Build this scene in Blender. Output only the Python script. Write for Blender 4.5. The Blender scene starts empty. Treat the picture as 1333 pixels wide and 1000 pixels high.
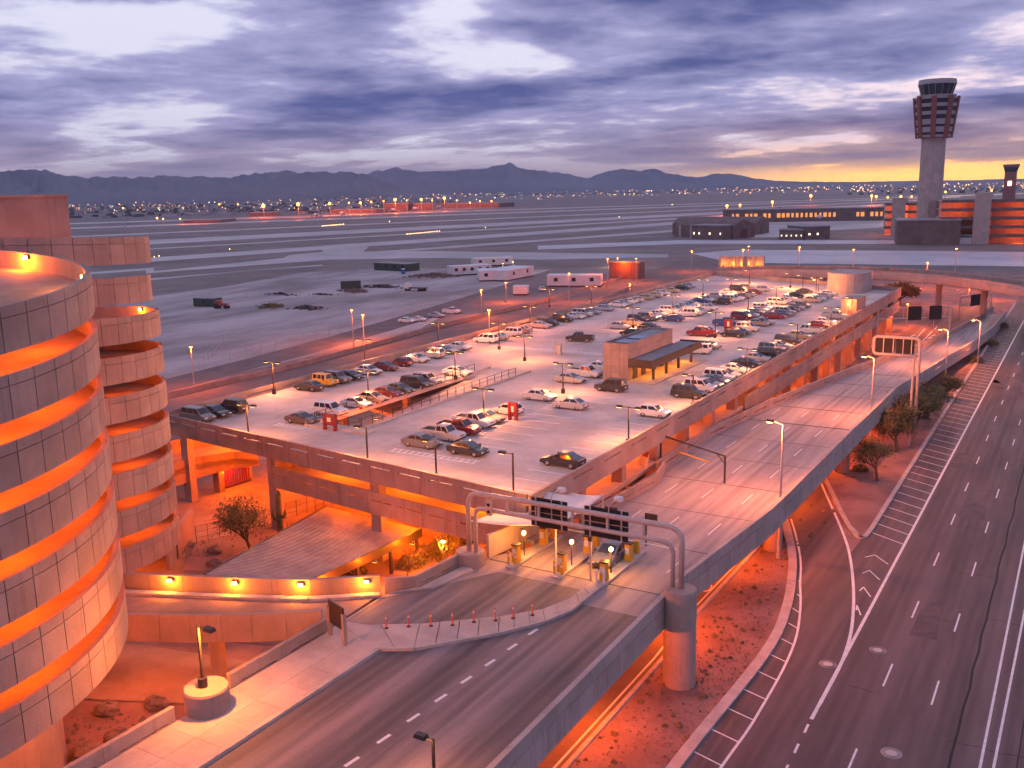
import bpy, math, random
from mathutils import Vector, Matrix
random.seed(7)
PI = math.pi
scene = bpy.context.scene
C = scene.collection

# ---------------------------------------------------------------- camera
F_PX, CAM_H, HORIZON, ROLL, HEAD = 1250.0, 34.0, 246.0, math.atan(0.02), math.radians(31)
PITCH = math.atan((500 - HORIZON) * math.cos(ROLL) / F_PX)
_f = Vector((0, math.cos(PITCH), -math.sin(PITCH)))
_r0 = Vector((1, 0, 0)); _u0 = _r0.cross(_f)
_r = math.cos(ROLL) * _r0 - math.sin(ROLL) * _u0
_u = math.sin(ROLL) * _r0 + math.cos(ROLL) * _u0
_M = Matrix.Rotation(HEAD, 3, 'Z')
FWD, RIGHT, UP = _M @ _f, _M @ _r, _M @ _u
cam_d = bpy.data.cameras.new('camera'); cam = bpy.data.objects.new('camera', cam_d); C.objects.link(cam)
cam_d.sensor_width = 36; cam_d.lens = F_PX / 1333 * 36; cam_d.clip_start = 0.5; cam_d.clip_end = 90000
cam.matrix_world = Matrix(((RIGHT.x, UP.x, -FWD.x, 0), (RIGHT.y, UP.y, -FWD.y, 0), (RIGHT.z, UP.z, -FWD.z, CAM_H), (0, 0, 0, 1)))
scene.camera = cam
CAM = Vector((0, 0, CAM_H))
def ray(x, y):
    return (FWD * F_PX + RIGHT * (x - 666.5) + UP * (500 - y)).normalized()
def at(x, y, z=0.0):
    """survey point: where the sight line through photo pixel (x, y) meets the level z"""
    d = ray(x, y)
    return CAM + d * ((z - CAM_H) / d.z)
def zat(p, y_px):
    """height above p's foot at which a plumb line reaches the photo row y_px"""
    z0, z1 = -5.0, 140.0
    for _ in range(50):
        m = (z0 + z1) / 2; q = Vector((p[0], p[1], m)) - CAM
        yy = 500 - F_PX * q.dot(UP) / q.dot(FWD)
        if yy > y_px: z0 = m
        else: z1 = m
    return m
def pix(p):
    q = Vector(p) - CAM
    return (666.5 + F_PX * q.dot(RIGHT) / q.dot(FWD), 500 - F_PX * q.dot(UP) / q.dot(FWD))

# ---------------------------------------------------------------- render settings
scene.render.engine = 'CYCLES'
scene.view_settings.view_transform = 'Standard'; scene.view_settings.look = 'None'
scene.view_settings.gamma = 1.0; scene.view_settings.exposure = 0.25; scene.view_settings.use_curve_mapping = False
cy = scene.cycles
cy.use_denoising = True
try: cy.denoiser = 'OPENIMAGEDENOISE'
except Exception: pass
cy.max_bounces = 5; cy.diffuse_bounces = 3; cy.glossy_bounces = 2; cy.transmission_bounces = 2; cy.volume_bounces = 0
cy.transparent_max_bounces = 6; cy.sample_clamp_indirect = 4.0; cy.caustics_reflective = False; cy.caustics_refractive = False
cy.use_light_tree = True
cy.use_adaptive_sampling = True; cy.adaptive_threshold = 0.05

# ---------------------------------------------------------------- world: dusk sky with a torn cloud deck
SUN_AZ = math.radians(-3)          # heading of the set sun, from +Y towards +X
SUN_EL = math.radians(1.2)
SKY_SEED = 1.7
world = bpy.data.worlds.new('World'); scene.world = world; world.use_nodes = True
nt = world.node_tree; nt.nodes.clear()
def N(tree, kind, **kw):
    n = tree.nodes.new(kind)
    for k, v in kw.items():
        if k == 'inp':
            for i, val in v.items(): n.inputs[i].default_value = val
        else: setattr(n, k, v)
    return n
def L(tree, a, ao, b, bi): tree.links.new(a.outputs[ao], b.inputs[bi])
def mth(tree, op, a, b=None, clamp=False):
    n = tree.nodes.new('ShaderNodeMath'); n.operation = op; n.use_clamp = clamp
    for i, v in enumerate((a, b)):
        if v is None: continue
        if isinstance(v, (int, float)): n.inputs[i].default_value = v
        else: tree.links.new(v, n.inputs[i])
    return n.outputs[0]
def mixc(tree, fac, a, b, mode='MIX'):
    n = tree.nodes.new('ShaderNodeMix'); n.data_type = 'RGBA'; n.blend_type = mode; n.clamp_factor = True
    if isinstance(fac, (int, float)): n.inputs[0].default_value = fac
    else: tree.links.new(fac, n.inputs[0])
    for i, v in ((6, a), (7, b)):
        if isinstance(v, tuple): n.inputs[i].default_value = (*v, 1) if len(v) == 3 else v
        else: tree.links.new(v, n.inputs[i])
    return n.outputs[2]
def ramp(tree, fac, lo, hi):
    n = tree.nodes.new('ShaderNodeMapRange'); n.interpolation_type = 'SMOOTHSTEP'
    tree.links.new(fac, n.inputs[0]); n.inputs[1].default_value = lo; n.inputs[2].default_value = hi
    return n.outputs[0]
tc = N(nt, 'ShaderNodeTexCoord'); sp = N(nt, 'ShaderNodeSeparateXYZ'); L(nt, tc, 'Generated', sp, 0)
dz = mth(nt, 'MAXIMUM', sp.outputs[2], 0.0)
den = mth(nt, 'ADD', dz, 0.10)
cu = mth(nt, 'DIVIDE', sp.outputs[0], den); cv = mth(nt, 'DIVIDE', sp.outputs[1], den)
cmb = N(nt, 'ShaderNodeCombineXYZ'); nt.links.new(cu, cmb.inputs[0]); nt.links.new(cv, cmb.inputs[1]); cmb.inputs[2].default_value = SKY_SEED
n1 = N(nt, 'ShaderNodeTexNoise', inp={'Scale': 0.60, 'Detail': 7.0, 'Roughness': 0.54, 'Distortion': 0.15}); L(nt, cmb, 0, n1, 'Vector')
n2 = N(nt, 'ShaderNodeTexNoise', inp={'Scale': 2.6, 'Detail': 6.0, 'Roughness': 0.62, 'Distortion': 0.1}); L(nt, cmb, 0, n2, 'Vector')
dens = mth(nt, 'ADD', n1.outputs['Fac'], mth(nt, 'MULTIPLY', mth(nt, 'SUBTRACT', n2.outputs['Fac'], 0.5), 0.22))
cover = ramp(nt, dens, 0.40, 0.475)
body = ramp(nt, dens, 0.42, 0.64)
low = ramp(nt, dz, 0.008, 0.085)                     # 0 at the horizon, 1 higher up
sd = Vector((math.sin(SUN_AZ) * math.cos(SUN_EL), math.cos(SUN_AZ) * math.cos(SUN_EL), math.sin(SUN_EL)))
dotn = N(nt, 'ShaderNodeVectorMath', operation='DOT_PRODUCT'); L(nt, tc, 'Generated', dotn, 0); dotn.inputs[1].default_value = sd
sunprox = ramp(nt, dotn.outputs['Value'], 0.925, 1.0)
lowg = ramp(nt, dz, 0.010, 0.045)
sky = N(nt, 'ShaderNodeTexSky', sky_type='NISHITA'); sky.sun_disc = False; sky.sun_elevation = SUN_EL; sky.sun_rotation = SUN_AZ
sky.altitude = 350; sky.air_density = 1.2; sky.dust_density = 2.0; sky.ozone_density = 2.0
gain = N(nt, 'ShaderNodeVectorMath', operation='SCALE'); L(nt, sky, 0, gain, 0); gain.inputs[3].default_value = 3.0
clear = mixc(nt, 0.88, gain.outputs[0], (7.6, 7.6, 9.4))
gold = mixc(nt, sunprox, (6.2, 4.5, 4.7), (27.0, 13.0, 1.5))
clear = mixc(nt, lowg, gold, clear)
dark = mixc(nt, low, mixc(nt, sunprox, (2.6, 2.0, 2.9), (3.6, 2.0, 2.2)), (0.72, 0.92, 2.6))
lite = mixc(nt, low, mixc(nt, sunprox, (4.6, 3.4, 4.2), (7.5, 4.0, 2.6)), (4.0, 3.85, 6.3))
cloud = mixc(nt, body, lite, dark)
thin = mth(nt, 'MULTIPLY', cover, ramp(nt, dz, 0.002, 0.024))
skyc = mixc(nt, thin, clear, cloud)
bg = N(nt, 'ShaderNodeBackground'); nt.links.new(skyc, bg.inputs[0]); bg.inputs[1].default_value = 0.1
wo = N(nt, 'ShaderNodeOutputWorld'); L(nt, bg, 0, wo, 0)

# ---------------------------------------------------------------- the last of the sun, behind cloud
sl = bpy.data.lights.new('sun', 'SUN'); sl.energy = 0.5; sl.angle = math.radians(12); sl.color = (1.0, 0.62, 0.42)
so = bpy.data.objects.new('sun', sl); C.objects.link(so)
so.rotation_euler = (-Vector((sd.x, sd.y, 0.10))).to_track_quat('-Z', 'Y').to_euler()

# ---------------------------------------------------------------- helpers
def tag(o, label=None, cat=None, group=None, kind=None):
    if label: o['label'] = label
    if cat: o['category'] = cat
    if group: o['group'] = group
    if kind: o['kind'] = kind
    return o
def thing(name, label, cat, loc=(0, 0, 0), rz=0.0, group=None):
    o = bpy.data.objects.new(name, None); C.objects.link(o); o.empty_display_size = 0.2
    o.location = loc; o.rotation_euler = (0, 0, rz)
    return tag(o, label, cat, group)
class MB:
    """collects shapes; build() links them as one mesh object"""
    def __init__(s): s.v = []; s.f = []
    def hexa(s, p):                                     # 8 points: bottom loop then top loop
        b = len(s.v); s.v += [tuple(q) for q in p]
        s.f += [(b, b+3, b+2, b+1), (b+4, b+5, b+6, b+7)] + [(b+i, b+(i+1) % 4, b+4+(i+1) % 4, b+4+i) for i in range(4)]
        return s
    def box(s, x0, x1, y0, y1, z0, z1):
        return s.hexa([(x0, y0, z0), (x1, y0, z0), (x1, y1, z0), (x0, y1, z0), (x0, y0, z1), (x1, y0, z1), (x1, y1, z1), (x0, y1, z1)])
    def frustum(s, a, b, z0, z1):                       # rectangles (x0,x1,y0,y1) at z0 and z1
        return s.hexa([(a[0], a[2], z0), (a[1], a[2], z0), (a[1], a[3], z0), (a[0], a[3], z0), (b[0], b[2], z1), (b[1], b[2], z1), (b[1], b[3], z1), (b[0], b[3], z1)])
    def prism(s, poly, z0, z1):
        n = len(poly); b = len(s.v)
        z0s = z0 if isinstance(z0, (list, tuple)) else [z0] * n
        z1s = z1 if isinstance(z1, (list, tuple)) else [z1] * n
        s.v += [(p[0], p[1], z0s[i]) for i, p in enumerate(poly)] + [(p[0], p[1], z1s[i]) for i, p in enumerate(poly)]
        s.f += [tuple(b + i for i in reversed(range(n))), tuple(b + n + i for i in range(n))]
        s.f += [(b+i, b+(i+1) % n, b+n+(i+1) % n, b+n+i) for i in range(n)]
        return s
    def sheet(s, pts):
        b = len(s.v); s.v += [tuple(p) for p in pts]; s.f.append(tuple(range(b, b + len(pts)))); return s
    def tube(s, path, r, n=8, cap=True):
        path = [Vector(p) for p in path]
        rs = r if isinstance(r, (list, tuple)) else [r] * len(path)
        b = len(s.v); t0 = (path[1] - path[0]).normalized()
        a = t0.orthogonal().normalized()
        for i, p in enumerate(path):
            t = (path[min(i+1, len(path)-1)] - path[max(i-1, 0)]).normalized()
            a = (a - t * a.dot(t)).normalized(); c = t.cross(a)
            for k in range(n):
                w = 2 * PI * k / n; q = p + (a * math.cos(w) + c * math.sin(w)) * rs[i]
                s.v.append(tuple(q))
        for i in range(len(path) - 1):
            for k in range(n):
                s.f.append((b+i*n+k, b+i*n+(k+1) % n, b+(i+1)*n+(k+1) % n, b+(i+1)*n+k))
        if cap:
            s.f += [tuple(b + k for k in reversed(range(n))), tuple(b + (len(path)-1)*n + k for k in range(n))]
        return s
    def build(s, name, mat, parent=None, smooth=False, loc=None, rz=None):
        me = s.mesh(name, mat, smooth)
        return link(name, me, parent, loc, rz)
    def mesh(s, name, mat, smooth=False):
        me = bpy.data.meshes.new(name); me.from_pydata(s.v, [], s.f); me.materials.append(mat)
        if smooth: me.polygons.foreach_set('use_smooth', [True] * len(me.polygons))
        me.update(); return me
def link(name, me, parent=None, loc=None, rz=None):
    o = bpy.data.objects.new(name, me); C.objects.link(o)
    if parent: o.parent = parent
    if loc is not None: o.location = loc
    if rz is not None: o.rotation_euler = (0, 0, rz)
    return o
def copy_tree(o, parent=None):
    c = o.copy(); C.objects.link(c); c.parent = parent
    for ch in list(o.children): copy_tree(ch, c)
    return c
def lamp(parent, loc, watts, color=None, kind='POINT', radius=0.12, spot=2.6):
    d = bpy.data.lights.new('glow', kind); d.energy = watts * LAMP_GAIN; d.color = color or SODIUM
    d.shadow_soft_size = radius
    if kind == 'SPOT': d.spot_size = spot; d.spot_blend = 0.6
    o = bpy.data.objects.new('glow', d); C.objects.link(o)
    if parent: o.parent = parent
    o.location = loc
    return o
LAMP_GAIN = 3.4
SODIUM = (1.0, 0.13, 0.003)
AMBER = (1.0, 0.31, 0.02)
ORD = ('first second third fourth fifth sixth seventh eighth ninth tenth eleventh twelfth thirteenth fourteenth fifteenth sixteenth '
       'seventeenth eighteenth nineteenth twentieth').split()
ORD += ['twenty-' + w for w in ORD[:9]] + ['thirtieth'] + ['thirty-' + w for w in ORD[:9]] + ['fortieth']

# ---------------------------------------------------------------- materials
def mat_new(name):
    m = bpy.data.materials.new(name); m.use_nodes = True; t = m.node_tree; t.nodes.clear()
    b = t.nodes.new('ShaderNodeBsdfPrincipled'); o = t.nodes.new('ShaderNodeOutputMaterial'); t.links.new(b.outputs[0], o.inputs[0])
    return m, t, b
def noisy(name, c1, c2, scale=1.0, rough=0.85, bump=0.0, fine=None, stretch=(1, 1, 1), spread=(0.32, 0.68), streak=0.0, rot=0.0, vary=0.0, tracks=None):
    """two-tone procedural surface: broad patches, fine grain, optional vertical streaks"""
    m, t, b = mat_new(name)
    g = t.nodes.new('ShaderNodeNewGeometry'); mp = t.nodes.new('ShaderNodeMapping'); t.links.new(g.outputs['Position'], mp.inputs[0])
    mp.inputs['Scale'].default_value = stretch; mp.inputs['Rotation'].default_value = (0, 0, rot)
    a = N(t, 'ShaderNodeTexNoise', inp={'Scale': scale, 'Detail': 4.0, 'Roughness': 0.6}); t.links.new(mp.outputs[0], a.inputs['Vector'])
    col = mixc(t, ramp(t, a.outputs['Fac'], *spread), c1, c2)
    fn = N(t, 'ShaderNodeTexNoise', inp={'Scale': fine or scale * 9, 'Detail': 3.0, 'Roughness': 0.7}); t.links.new(g.outputs['Position'], fn.inputs['Vector'])
    col = mixc(t, 0.55, col, mixc(t, fn.outputs['Fac'], (0.62, 0.62, 0.62), (1.38, 1.38, 1.38)), 'MULTIPLY')
    if vary:                                             # each panel its own shade
        oi = t.nodes.new('ShaderNodeObjectInfo'); rv = mth(t, 'ADD', mth(t, 'MULTIPLY', oi.outputs['Random'], 2 * vary), 1 - vary)
        cb_ = t.nodes.new('ShaderNodeCombineColor'); [t.links.new(rv, cb_.inputs[q]) for q in range(3)]
        col = mixc(t, 1.0, col, cb_.outputs[0], 'MULTIPLY')
    if tracks:                                           # tyre-polished wheel tracks and oil-dark lane centres, along Y
        lane, off, amt = tracks
        sx = t.nodes.new('ShaderNodeSeparateXYZ'); t.links.new(g.outputs['Position'], sx.inputs[0])
        fr = mth(t, 'FRACT', mth(t, 'DIVIDE', mth(t, 'SUBTRACT', sx.outputs[0], off), lane))
        c0 = mth(t, 'ABSOLUTE', mth(t, 'SUBTRACT', fr, 0.5))
        oil = mth(t, 'SUBTRACT', 1.0, ramp(t, c0, 0.02, 0.13)); tyre = mth(t, 'SUBTRACT', 1.0, ramp(t, mth(t, 'ABSOLUTE', mth(t, 'SUBTRACT', c0, 0.25)), 0.03, 0.12))
        mo = t.nodes.new('ShaderNodeMapping'); t.links.new(g.outputs['Position'], mo.inputs[0]); mo.inputs['Scale'].default_value = (0.8, 0.05, 1)
        on = N(t, 'ShaderNodeTexNoise', inp={'Scale': 1.0, 'Detail': 3.0, 'Roughness': 0.6}); t.links.new(mo.outputs[0], on.inputs['Vector'])
        wear = mth(t, 'MULTIPLY', mth(t, 'ADD', mth(t, 'MULTIPLY', oil, 0.9), mth(t, 'MULTIPLY', tyre, 0.6)), ramp(t, on.outputs['Fac'], 0.3, 0.7))
        col = mixc(t, mth(t, 'MULTIPLY', wear, amt), col, (0.035, 0.028, 0.03))
    if streak:
        ms = t.nodes.new('ShaderNodeMapping'); t.links.new(g.outputs['Position'], ms.inputs[0]); ms.inputs['Scale'].default_value = (2.6, 2.6, 0.16)
        st = N(t, 'ShaderNodeTexNoise', inp={'Scale': 1.0, 'Detail': 4.0, 'Roughness': 0.6}); t.links.new(ms.outputs[0], st.inputs['Vector'])
        col = mixc(t, mth(t, 'MULTIPLY', ramp(t, st.outputs['Fac'], 0.52, 0.75), streak), col, (0.10, 0.085, 0.08))
    t.links.new(col, b.inputs['Base Color']); b.inputs['Roughness'].default_value = rough
    if bump:
        bp = t.nodes.new('ShaderNodeBump'); bp.inputs['Strength'].default_value = bump; bp.inputs['Distance'].default_value = 0.03
        t.links.new(fn.outputs['Fac'], bp.inputs['Height']); t.links.new(bp.outputs[0], b.inputs['Normal'])
    return m
def plain(name, col, rough=0.5, metal=0.0, coat=0.0):
    m, t, b = mat_new(name); b.inputs['Base Color'].default_value = (*col, 1); b.inputs['Roughness'].default_value = rough
    b.inputs['Metallic'].default_value = metal; b.inputs['Coat Weight'].default_value = coat
    return m
def glow(name, col, strength, sample=False):
    m, t, b = mat_new(name); b.inputs['Base Color'].default_value = (0.1, 0.1, 0.1, 1)
    b.inputs['Emission Color'].default_value = (*col, 1); b.inputs['Emission Strength'].default_value = strength
    if not sample: m.cycles.emission_sampling = 'NONE'
    return m
M = {}
M['panel'] = noisy('precast_concrete', (0.33, 0.235, 0.205), (0.42, 0.305, 0.27), 0.35, 0.85, 0.35, 9.0, streak=0.28, vary=0.10)
M['panel2'] = noisy('precast_concrete_grey', (0.40, 0.305, 0.28), (0.50, 0.385, 0.355), 0.3, 0.85, 0.35, 9.0, streak=0.3, vary=0.07)
M['fascia'] = noisy('ribbed_concrete', (0.31, 0.225, 0.205), (0.39, 0.29, 0.265), 0.4, 0.88, 0.4, 8.0, streak=0.5, vary=0.08)
M['deck'] = noisy('parking_deck', (0.40, 0.345, 0.335), (0.60, 0.52, 0.50), 0.13, 0.75, 0.1, 1.3, streak=0)
M['road_conc'] = noisy('concrete_road', (0.32, 0.25, 0.248), (0.47, 0.375, 0.365), 0.5, 0.75, 0.2, 5.0, stretch=(1.0, 0.09, 1), tracks=(3.65, -37.0, 0.5))
M['road_dark'] = noisy('worn_concrete_road', (0.13, 0.102, 0.105), (0.27, 0.208, 0.21), 0.5, 0.7, 0.2, 5.0, stretch=(1.0, 0.09, 1), tracks=(3.3, -36.4, 0.7))
M['asphalt'] = noisy('asphalt', (0.094, 0.065, 0.068), (0.168, 0.115, 0.117), 0.45, 0.78, 0.35, 7.0, stretch=(1.0, 0.10, 1), tracks=(3.2, -12.8, 0.55))
M['asphalt2'] = noisy('old_asphalt', (0.125, 0.092, 0.088), (0.185, 0.138, 0.132), 0.2, 0.85, 0.2, 3.0)
M['walk'] = noisy('sidewalk_concrete', (0.45, 0.35, 0.315), (0.56, 0.44, 0.395), 0.6, 0.85, 0.25, 8.0, vary=0.08)
M['ramp_conc'] = noisy('lamp_toned_ramp_concrete', (0.26, 0.165, 0.13), (0.37, 0.24, 0.195), 0.35, 0.85, 0.2, 5.0)  # concrete coloured darker and redder so the orange lamplight looks deeper
M['floor_conc'] = noisy('floor_concrete', (0.25, 0.175, 0.15), (0.36, 0.255, 0.225), 0.3, 0.85, 0.2, 5.0)
M['kerb'] = noisy('kerb_concrete', (0.42, 0.36, 0.34), (0.54, 0.47, 0.44), 0.8, 0.85, 0.1, 6.0)
M['gravel'] = noisy('decomposed_granite', (0.20, 0.118, 0.105), (0.32, 0.195, 0.175), 0.22, 0.95, 0.5, 5.0)
M['desert'] = noisy('desert_ground', (0.15, 0.122, 0.12), (0.215, 0.18, 0.175), 0.018, 0.95, 0.0, 0.25)
M['yard'] = noisy('pale_yard_dirt', (0.24, 0.195, 0.187), (0.52, 0.44, 0.43), 0.05, 0.95, 0.0, 0.9, stretch=(1, 0.35, 1), rot=0.9)
M['taxi'] = noisy('taxiway_concrete', (0.36, 0.305, 0.295), (0.52, 0.45, 0.44), 0.02, 0.5, 0.0, 0.2)
M['infield'] = noisy('infield_dirt', (0.165, 0.128, 0.118), (0.245, 0.195, 0.182), 0.03, 0.95, 0.0, 0.2)
M['white'] = noisy('road_paint_white', (0.68, 0.66, 0.66), (0.80, 0.78, 0.78), 2.0, 0.6, 0.0, 8.0)
M['yellowp'] = noisy('road_paint_yellow', (0.70, 0.45, 0.08), (0.80, 0.52, 0.10), 2.0, 0.6)
M['steel'] = noisy('painted_steel_tan', (0.44, 0.36, 0.34), (0.52, 0.43, 0.40), 1.0, 0.5, 0.0, 5.0)
M['galv'] = plain('galvanised_steel', (0.45, 0.42, 0.41), 0.45, 0.6)
M['bronze'] = plain('dark_bronze_metal', (0.055, 0.042, 0.04), 0.45, 0.3)
M['black'] = plain('black_sign_back', (0.022, 0.02, 0.022), 0.9, 0.0)
M['rubber'] = plain('tyre_rubber', (0.02, 0.02, 0.02), 0.85)
M['rim'] = plain('wheel_rim', (0.45, 0.45, 0.46), 0.35, 0.8)
M['glass'] = plain('tinted_glass', (0.025, 0.028, 0.035), 0.08, 0.0, 0.6)
M['lampglow'] = glow('sodium_lens', (1.0, 0.50, 0.12), 14.0)
M['wallglow'] = glow('wall_lamp_lens', (1.0, 0.62, 0.18), 18.0)
M['whiteglow'] = glow('white_lens', (1.0, 0.80, 0.52), 10.0)
M['redglow'] = glow('red_lens', (1.0, 0.06, 0.03), 5.0)
M['redsign'] = plain('red_enamel', (0.24, 0.02, 0.025), 0.4, 0.0, 0.3)
M['signface'] = plain('pale_sign_face', (0.75, 0.68, 0.62), 0.5)
M['orangeplastic'] = plain('orange_plastic', (0.75, 0.13, 0.06), 0.5)
M['yellow'] = plain('yellow_enamel', (0.70, 0.36, 0.02), 0.45, 0.0, 0.2)
M['canvas'] = plain('white_canvas', (0.76, 0.70, 0.66), 0.8)
M['metalroof'] = noisy('corrugated_metal', (0.30, 0.27, 0.28), (0.42, 0.38, 0.39), 0.5, 0.62, 0.0, 4.0)
M['bark'] = noisy('bark', (0.07, 0.05, 0.035), (0.13, 0.09, 0.06), 3.0, 0.9)
M['leaf'] = noisy('palo_verde_leaf', (0.10, 0.098, 0.042), (0.18, 0.165, 0.075), 0.8, 0.8, 0.0, 4.0)
M['leaf2'] = noisy('dry_shrub_leaf', (0.09, 0.075, 0.03), (0.16, 0.12, 0.05), 0.8, 0.8, 0.0, 4.0)
M['rock'] = noisy('boulder', (0.15, 0.11, 0.095), (0.27, 0.205, 0.175), 1.2, 0.9, 0.6, 7.0)
M['brick'] = noisy('brown_block', (0.15, 0.10, 0.095), (0.20, 0.135, 0.125), 0.2, 0.85, 0.1, 2.0)
M['trailer'] = noisy('trailer_siding', (0.60, 0.56, 0.58), (0.70, 0.66, 0.68), 0.3, 0.6)
M['greenbox'] = plain('dark_green_steel', (0.035, 0.055, 0.05), 0.6)
M['roofgrey'] = noisy('grey_membrane_roof', (0.25, 0.235, 0.25), (0.34, 0.32, 0.34), 0.2, 0.8)
M['mount'] = noisy('mountain_rock', (0.085, 0.082, 0.10), (0.15, 0.14, 0.16), 0.0011, 0.95, 0.0, 0.006)  # bluish haze tone put into the rock colour, on top of the haze volume
M['bluetarp'] = plain('blue_plastic', (0.03, 0.10, 0.30), 0.5)
M['whitemetal'] = plain('white_painted_metal', (0.72, 0.70, 0.70), 0.45)
M['towerwin'] = plain('dark_cab_glass', (0.02, 0.022, 0.03), 0.1, 0.0, 0.5)
M['towerred'] = plain('red_brown_cladding', (0.24, 0.075, 0.06), 0.55)
M['palestripe'] = plain('pale_cladding', (0.36, 0.33, 0.36), 0.5)
M['taxilight'] = noisy('pale_taxiway_bridge', (0.46, 0.42, 0.44), (0.60, 0.56, 0.58), 0.03, 0.6, 0.0, 0.3)
def paint_mat():
    m, t, b = mat_new('car_paint'); oi = t.nodes.new('ShaderNodeObjectInfo')
    t.links.new(oi.outputs['Color'], b.inputs['Base Color']); b.inputs['Roughness'].default_value = 0.32
    b.inputs['Metallic'].default_value = 0.15; b.inputs['Coat Weight'].default_value = 0.5; b.inputs['Coat Roughness'].default_value = 0.1
    return m
M['paint'] = paint_mat()
def panel_box(m, p0, p1, za, zb, th, slot=None, gap=0.02):
    """upright panel from p0 to p1 (xy), heights za=(bottom, top) at p0 and zb at p1, thickness th to the left of p0>p1"""
    a, b = Vector((p0[0], p0[1], 0)), Vector((p1[0], p1[1], 0)); d = b - a; ln = d.length; d.normalize(); n = Vector((-d.y, d.x, 0)) * th
    def blk(s0, s1, f0, f1):                     # along fractions in metres, height fractions
        P = []
        for f in (f0, f1):
            for s, o in ((s0, 0), (s1, 0), (s1, 1), (s0, 1)):
                w = s / ln; lo = za[0] + (zb[0] - za[0]) * w; hi = za[1] + (zb[1] - za[1]) * w
                q = a + d * s + n * o; P.append((q.x, q.y, lo + (hi - lo) * f))
        m.hexa(P)
    if not slot: blk(gap, ln - gap, 0, 1); return
    l0, l1, f0, f1 = slot; l0 *= ln; l1 *= ln
    blk(gap, ln - gap, 0, f0); blk(gap, ln - gap, f1, 1); blk(gap, l0, f0, f1); blk(l1, ln - gap, f0, f1)
def wall_run(parent, name, pts, zs, h, th, period, mat, slot=None, gap=0.02, every=1):
    """parapet along a polyline, one object per panel; zs = bottom heights, h = height"""
    for i in range(len(pts) - 1):
        a, b = Vector(pts[i][:2]), Vector(pts[i+1][:2]); n = max(1, round((b - a).length / period))
        for k in range(n):
            p, q = a.lerp(b, k / n), a.lerp(b, (k + 1) / n)
            z0 = zs[i] + (zs[i+1] - zs[i]) * k / n; z1 = zs[i] + (zs[i+1] - zs[i]) * (k + 1) / n
            m = MB(); panel_box(m, p, q, (z0, z0 + h), (z1, z1 + h), th, slot if (k % every == 0) else None, gap)
            m.build(name, mat, parent)
# ================================================================ terrain and far setting
def ground_sheet():
    m = MB(); n = 40; R_ = 11800.0
    ring = [0, 60, 200, 600, 2000, 6000, R_]
    m.sheet([(R_ * math.cos(2*PI*k/n), R_ * math.sin(2*PI*k/n), -0.03) for k in range(n)])
    return tag(m.build('ground', M['desert']), kind='structure')
ground_sheet()
LAYER = [0.0]
def flat(name, pix_pts, mat, z=None, label=None):
    """paved or bare area traced on the ground plane, each sheet a few mm above the one below"""
    LAYER[0] += 0.004
    zz = LAYER[0] if z is None else z
    m = MB(); m.sheet([at(x, y, zz) for x, y in pix_pts]); o = m.build(name, mat)
    return tag(o, kind='structure')
def band(name, l, r, mat, n=14, wob=0.0):
    """long strip from (x, y_top, y_bottom) to (x, y_top, y_bottom)"""
    LAYER[0] += 0.004; z = LAYER[0]; m = MB(); top = []; bot = []
    a0, a1, b0, b1 = at(l[0], l[1], z), at(l[0], l[2], z), at(r[0], r[1], z), at(r[0], r[2], z)
    m.sheet([a0, a1, b1, b0]); return tag(m.build(name, mat), kind='structure')
# airfield: pale taxiways and runways between strips of bare infield
flat('airfield_infield', [(60, 345), (60, 300), (900, 257), (1333, 252), (1333, 330), (900, 345), (560, 350), (260, 400), (60, 430)], M['infield'])
band('runway', (60.0, 291.43, 293.07), (1333.0, 251.67, 252.33), M['taxi'])
band('runway', (60.0, 297.51, 299.49), (1250.0, 255.75, 256.75), M['taxi'])
band('taxiway', (60.0, 308.93, 310.57), (1200.0, 260.25, 261.25), M['taxi'])
band('taxiway', (60.0, 319.12, 325.38), (1150.0, 265.51, 267.49), M['taxi'])
band('taxiway', (60.0, 331.34, 332.66), (1100.0, 271.43, 273.07), M['taxi'])
band('taxiway', (60.0, 344.53, 350.47), (1000.0, 280.85, 284.15), M['taxi'])
band('taxiway', (60.0, 358.68, 361.32), (940.0, 294.68, 297.32), M['taxi'])
band('taxiway', (60.0, 373.36, 378.64), (420.0, 344.68, 347.32), M['taxi'])
flat('taxiway', [(190, 356), (190, 350), (420, 328), (560, 327), (870, 331), (870, 335), (700, 338), (560, 336), (430, 338)], M['taxi'])
flat('taxiway', [(420, 320), (460, 317), (480, 322), (470, 329), (420, 332)], M['taxi'])
flat('infield_island', [(245, 327), (340, 317), (420, 312), (470, 309), (400, 318), (300, 327), (255, 329)], M['infield'])
flat('infield_island', [(200, 349), (300, 338), (365, 332), (376, 333), (368, 336), (300, 343), (200, 353)], M['infield'])
flat('taxiway_bridge', [(700, 320), (880, 313), (1333, 313), (1333, 317.5), (880, 318), (700, 325)], M['taxilight'])
flat('apron', [(900, 330), (965, 325), (1333, 328), (1333, 347), (1180, 345), (950, 342)], M['taxilight'])
flat('apron', [(890, 300), (900, 311), (1010, 309), (1080, 300), (1150, 296), (1150, 284), (1000, 283), (940, 290)], M['taxi'])
flat('bare_verge', [(60, 392), (60, 378), (330, 352), (480, 342), (620, 345), (600, 350), (480, 350), (350, 362), (200, 381)], M['infield'])
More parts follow.
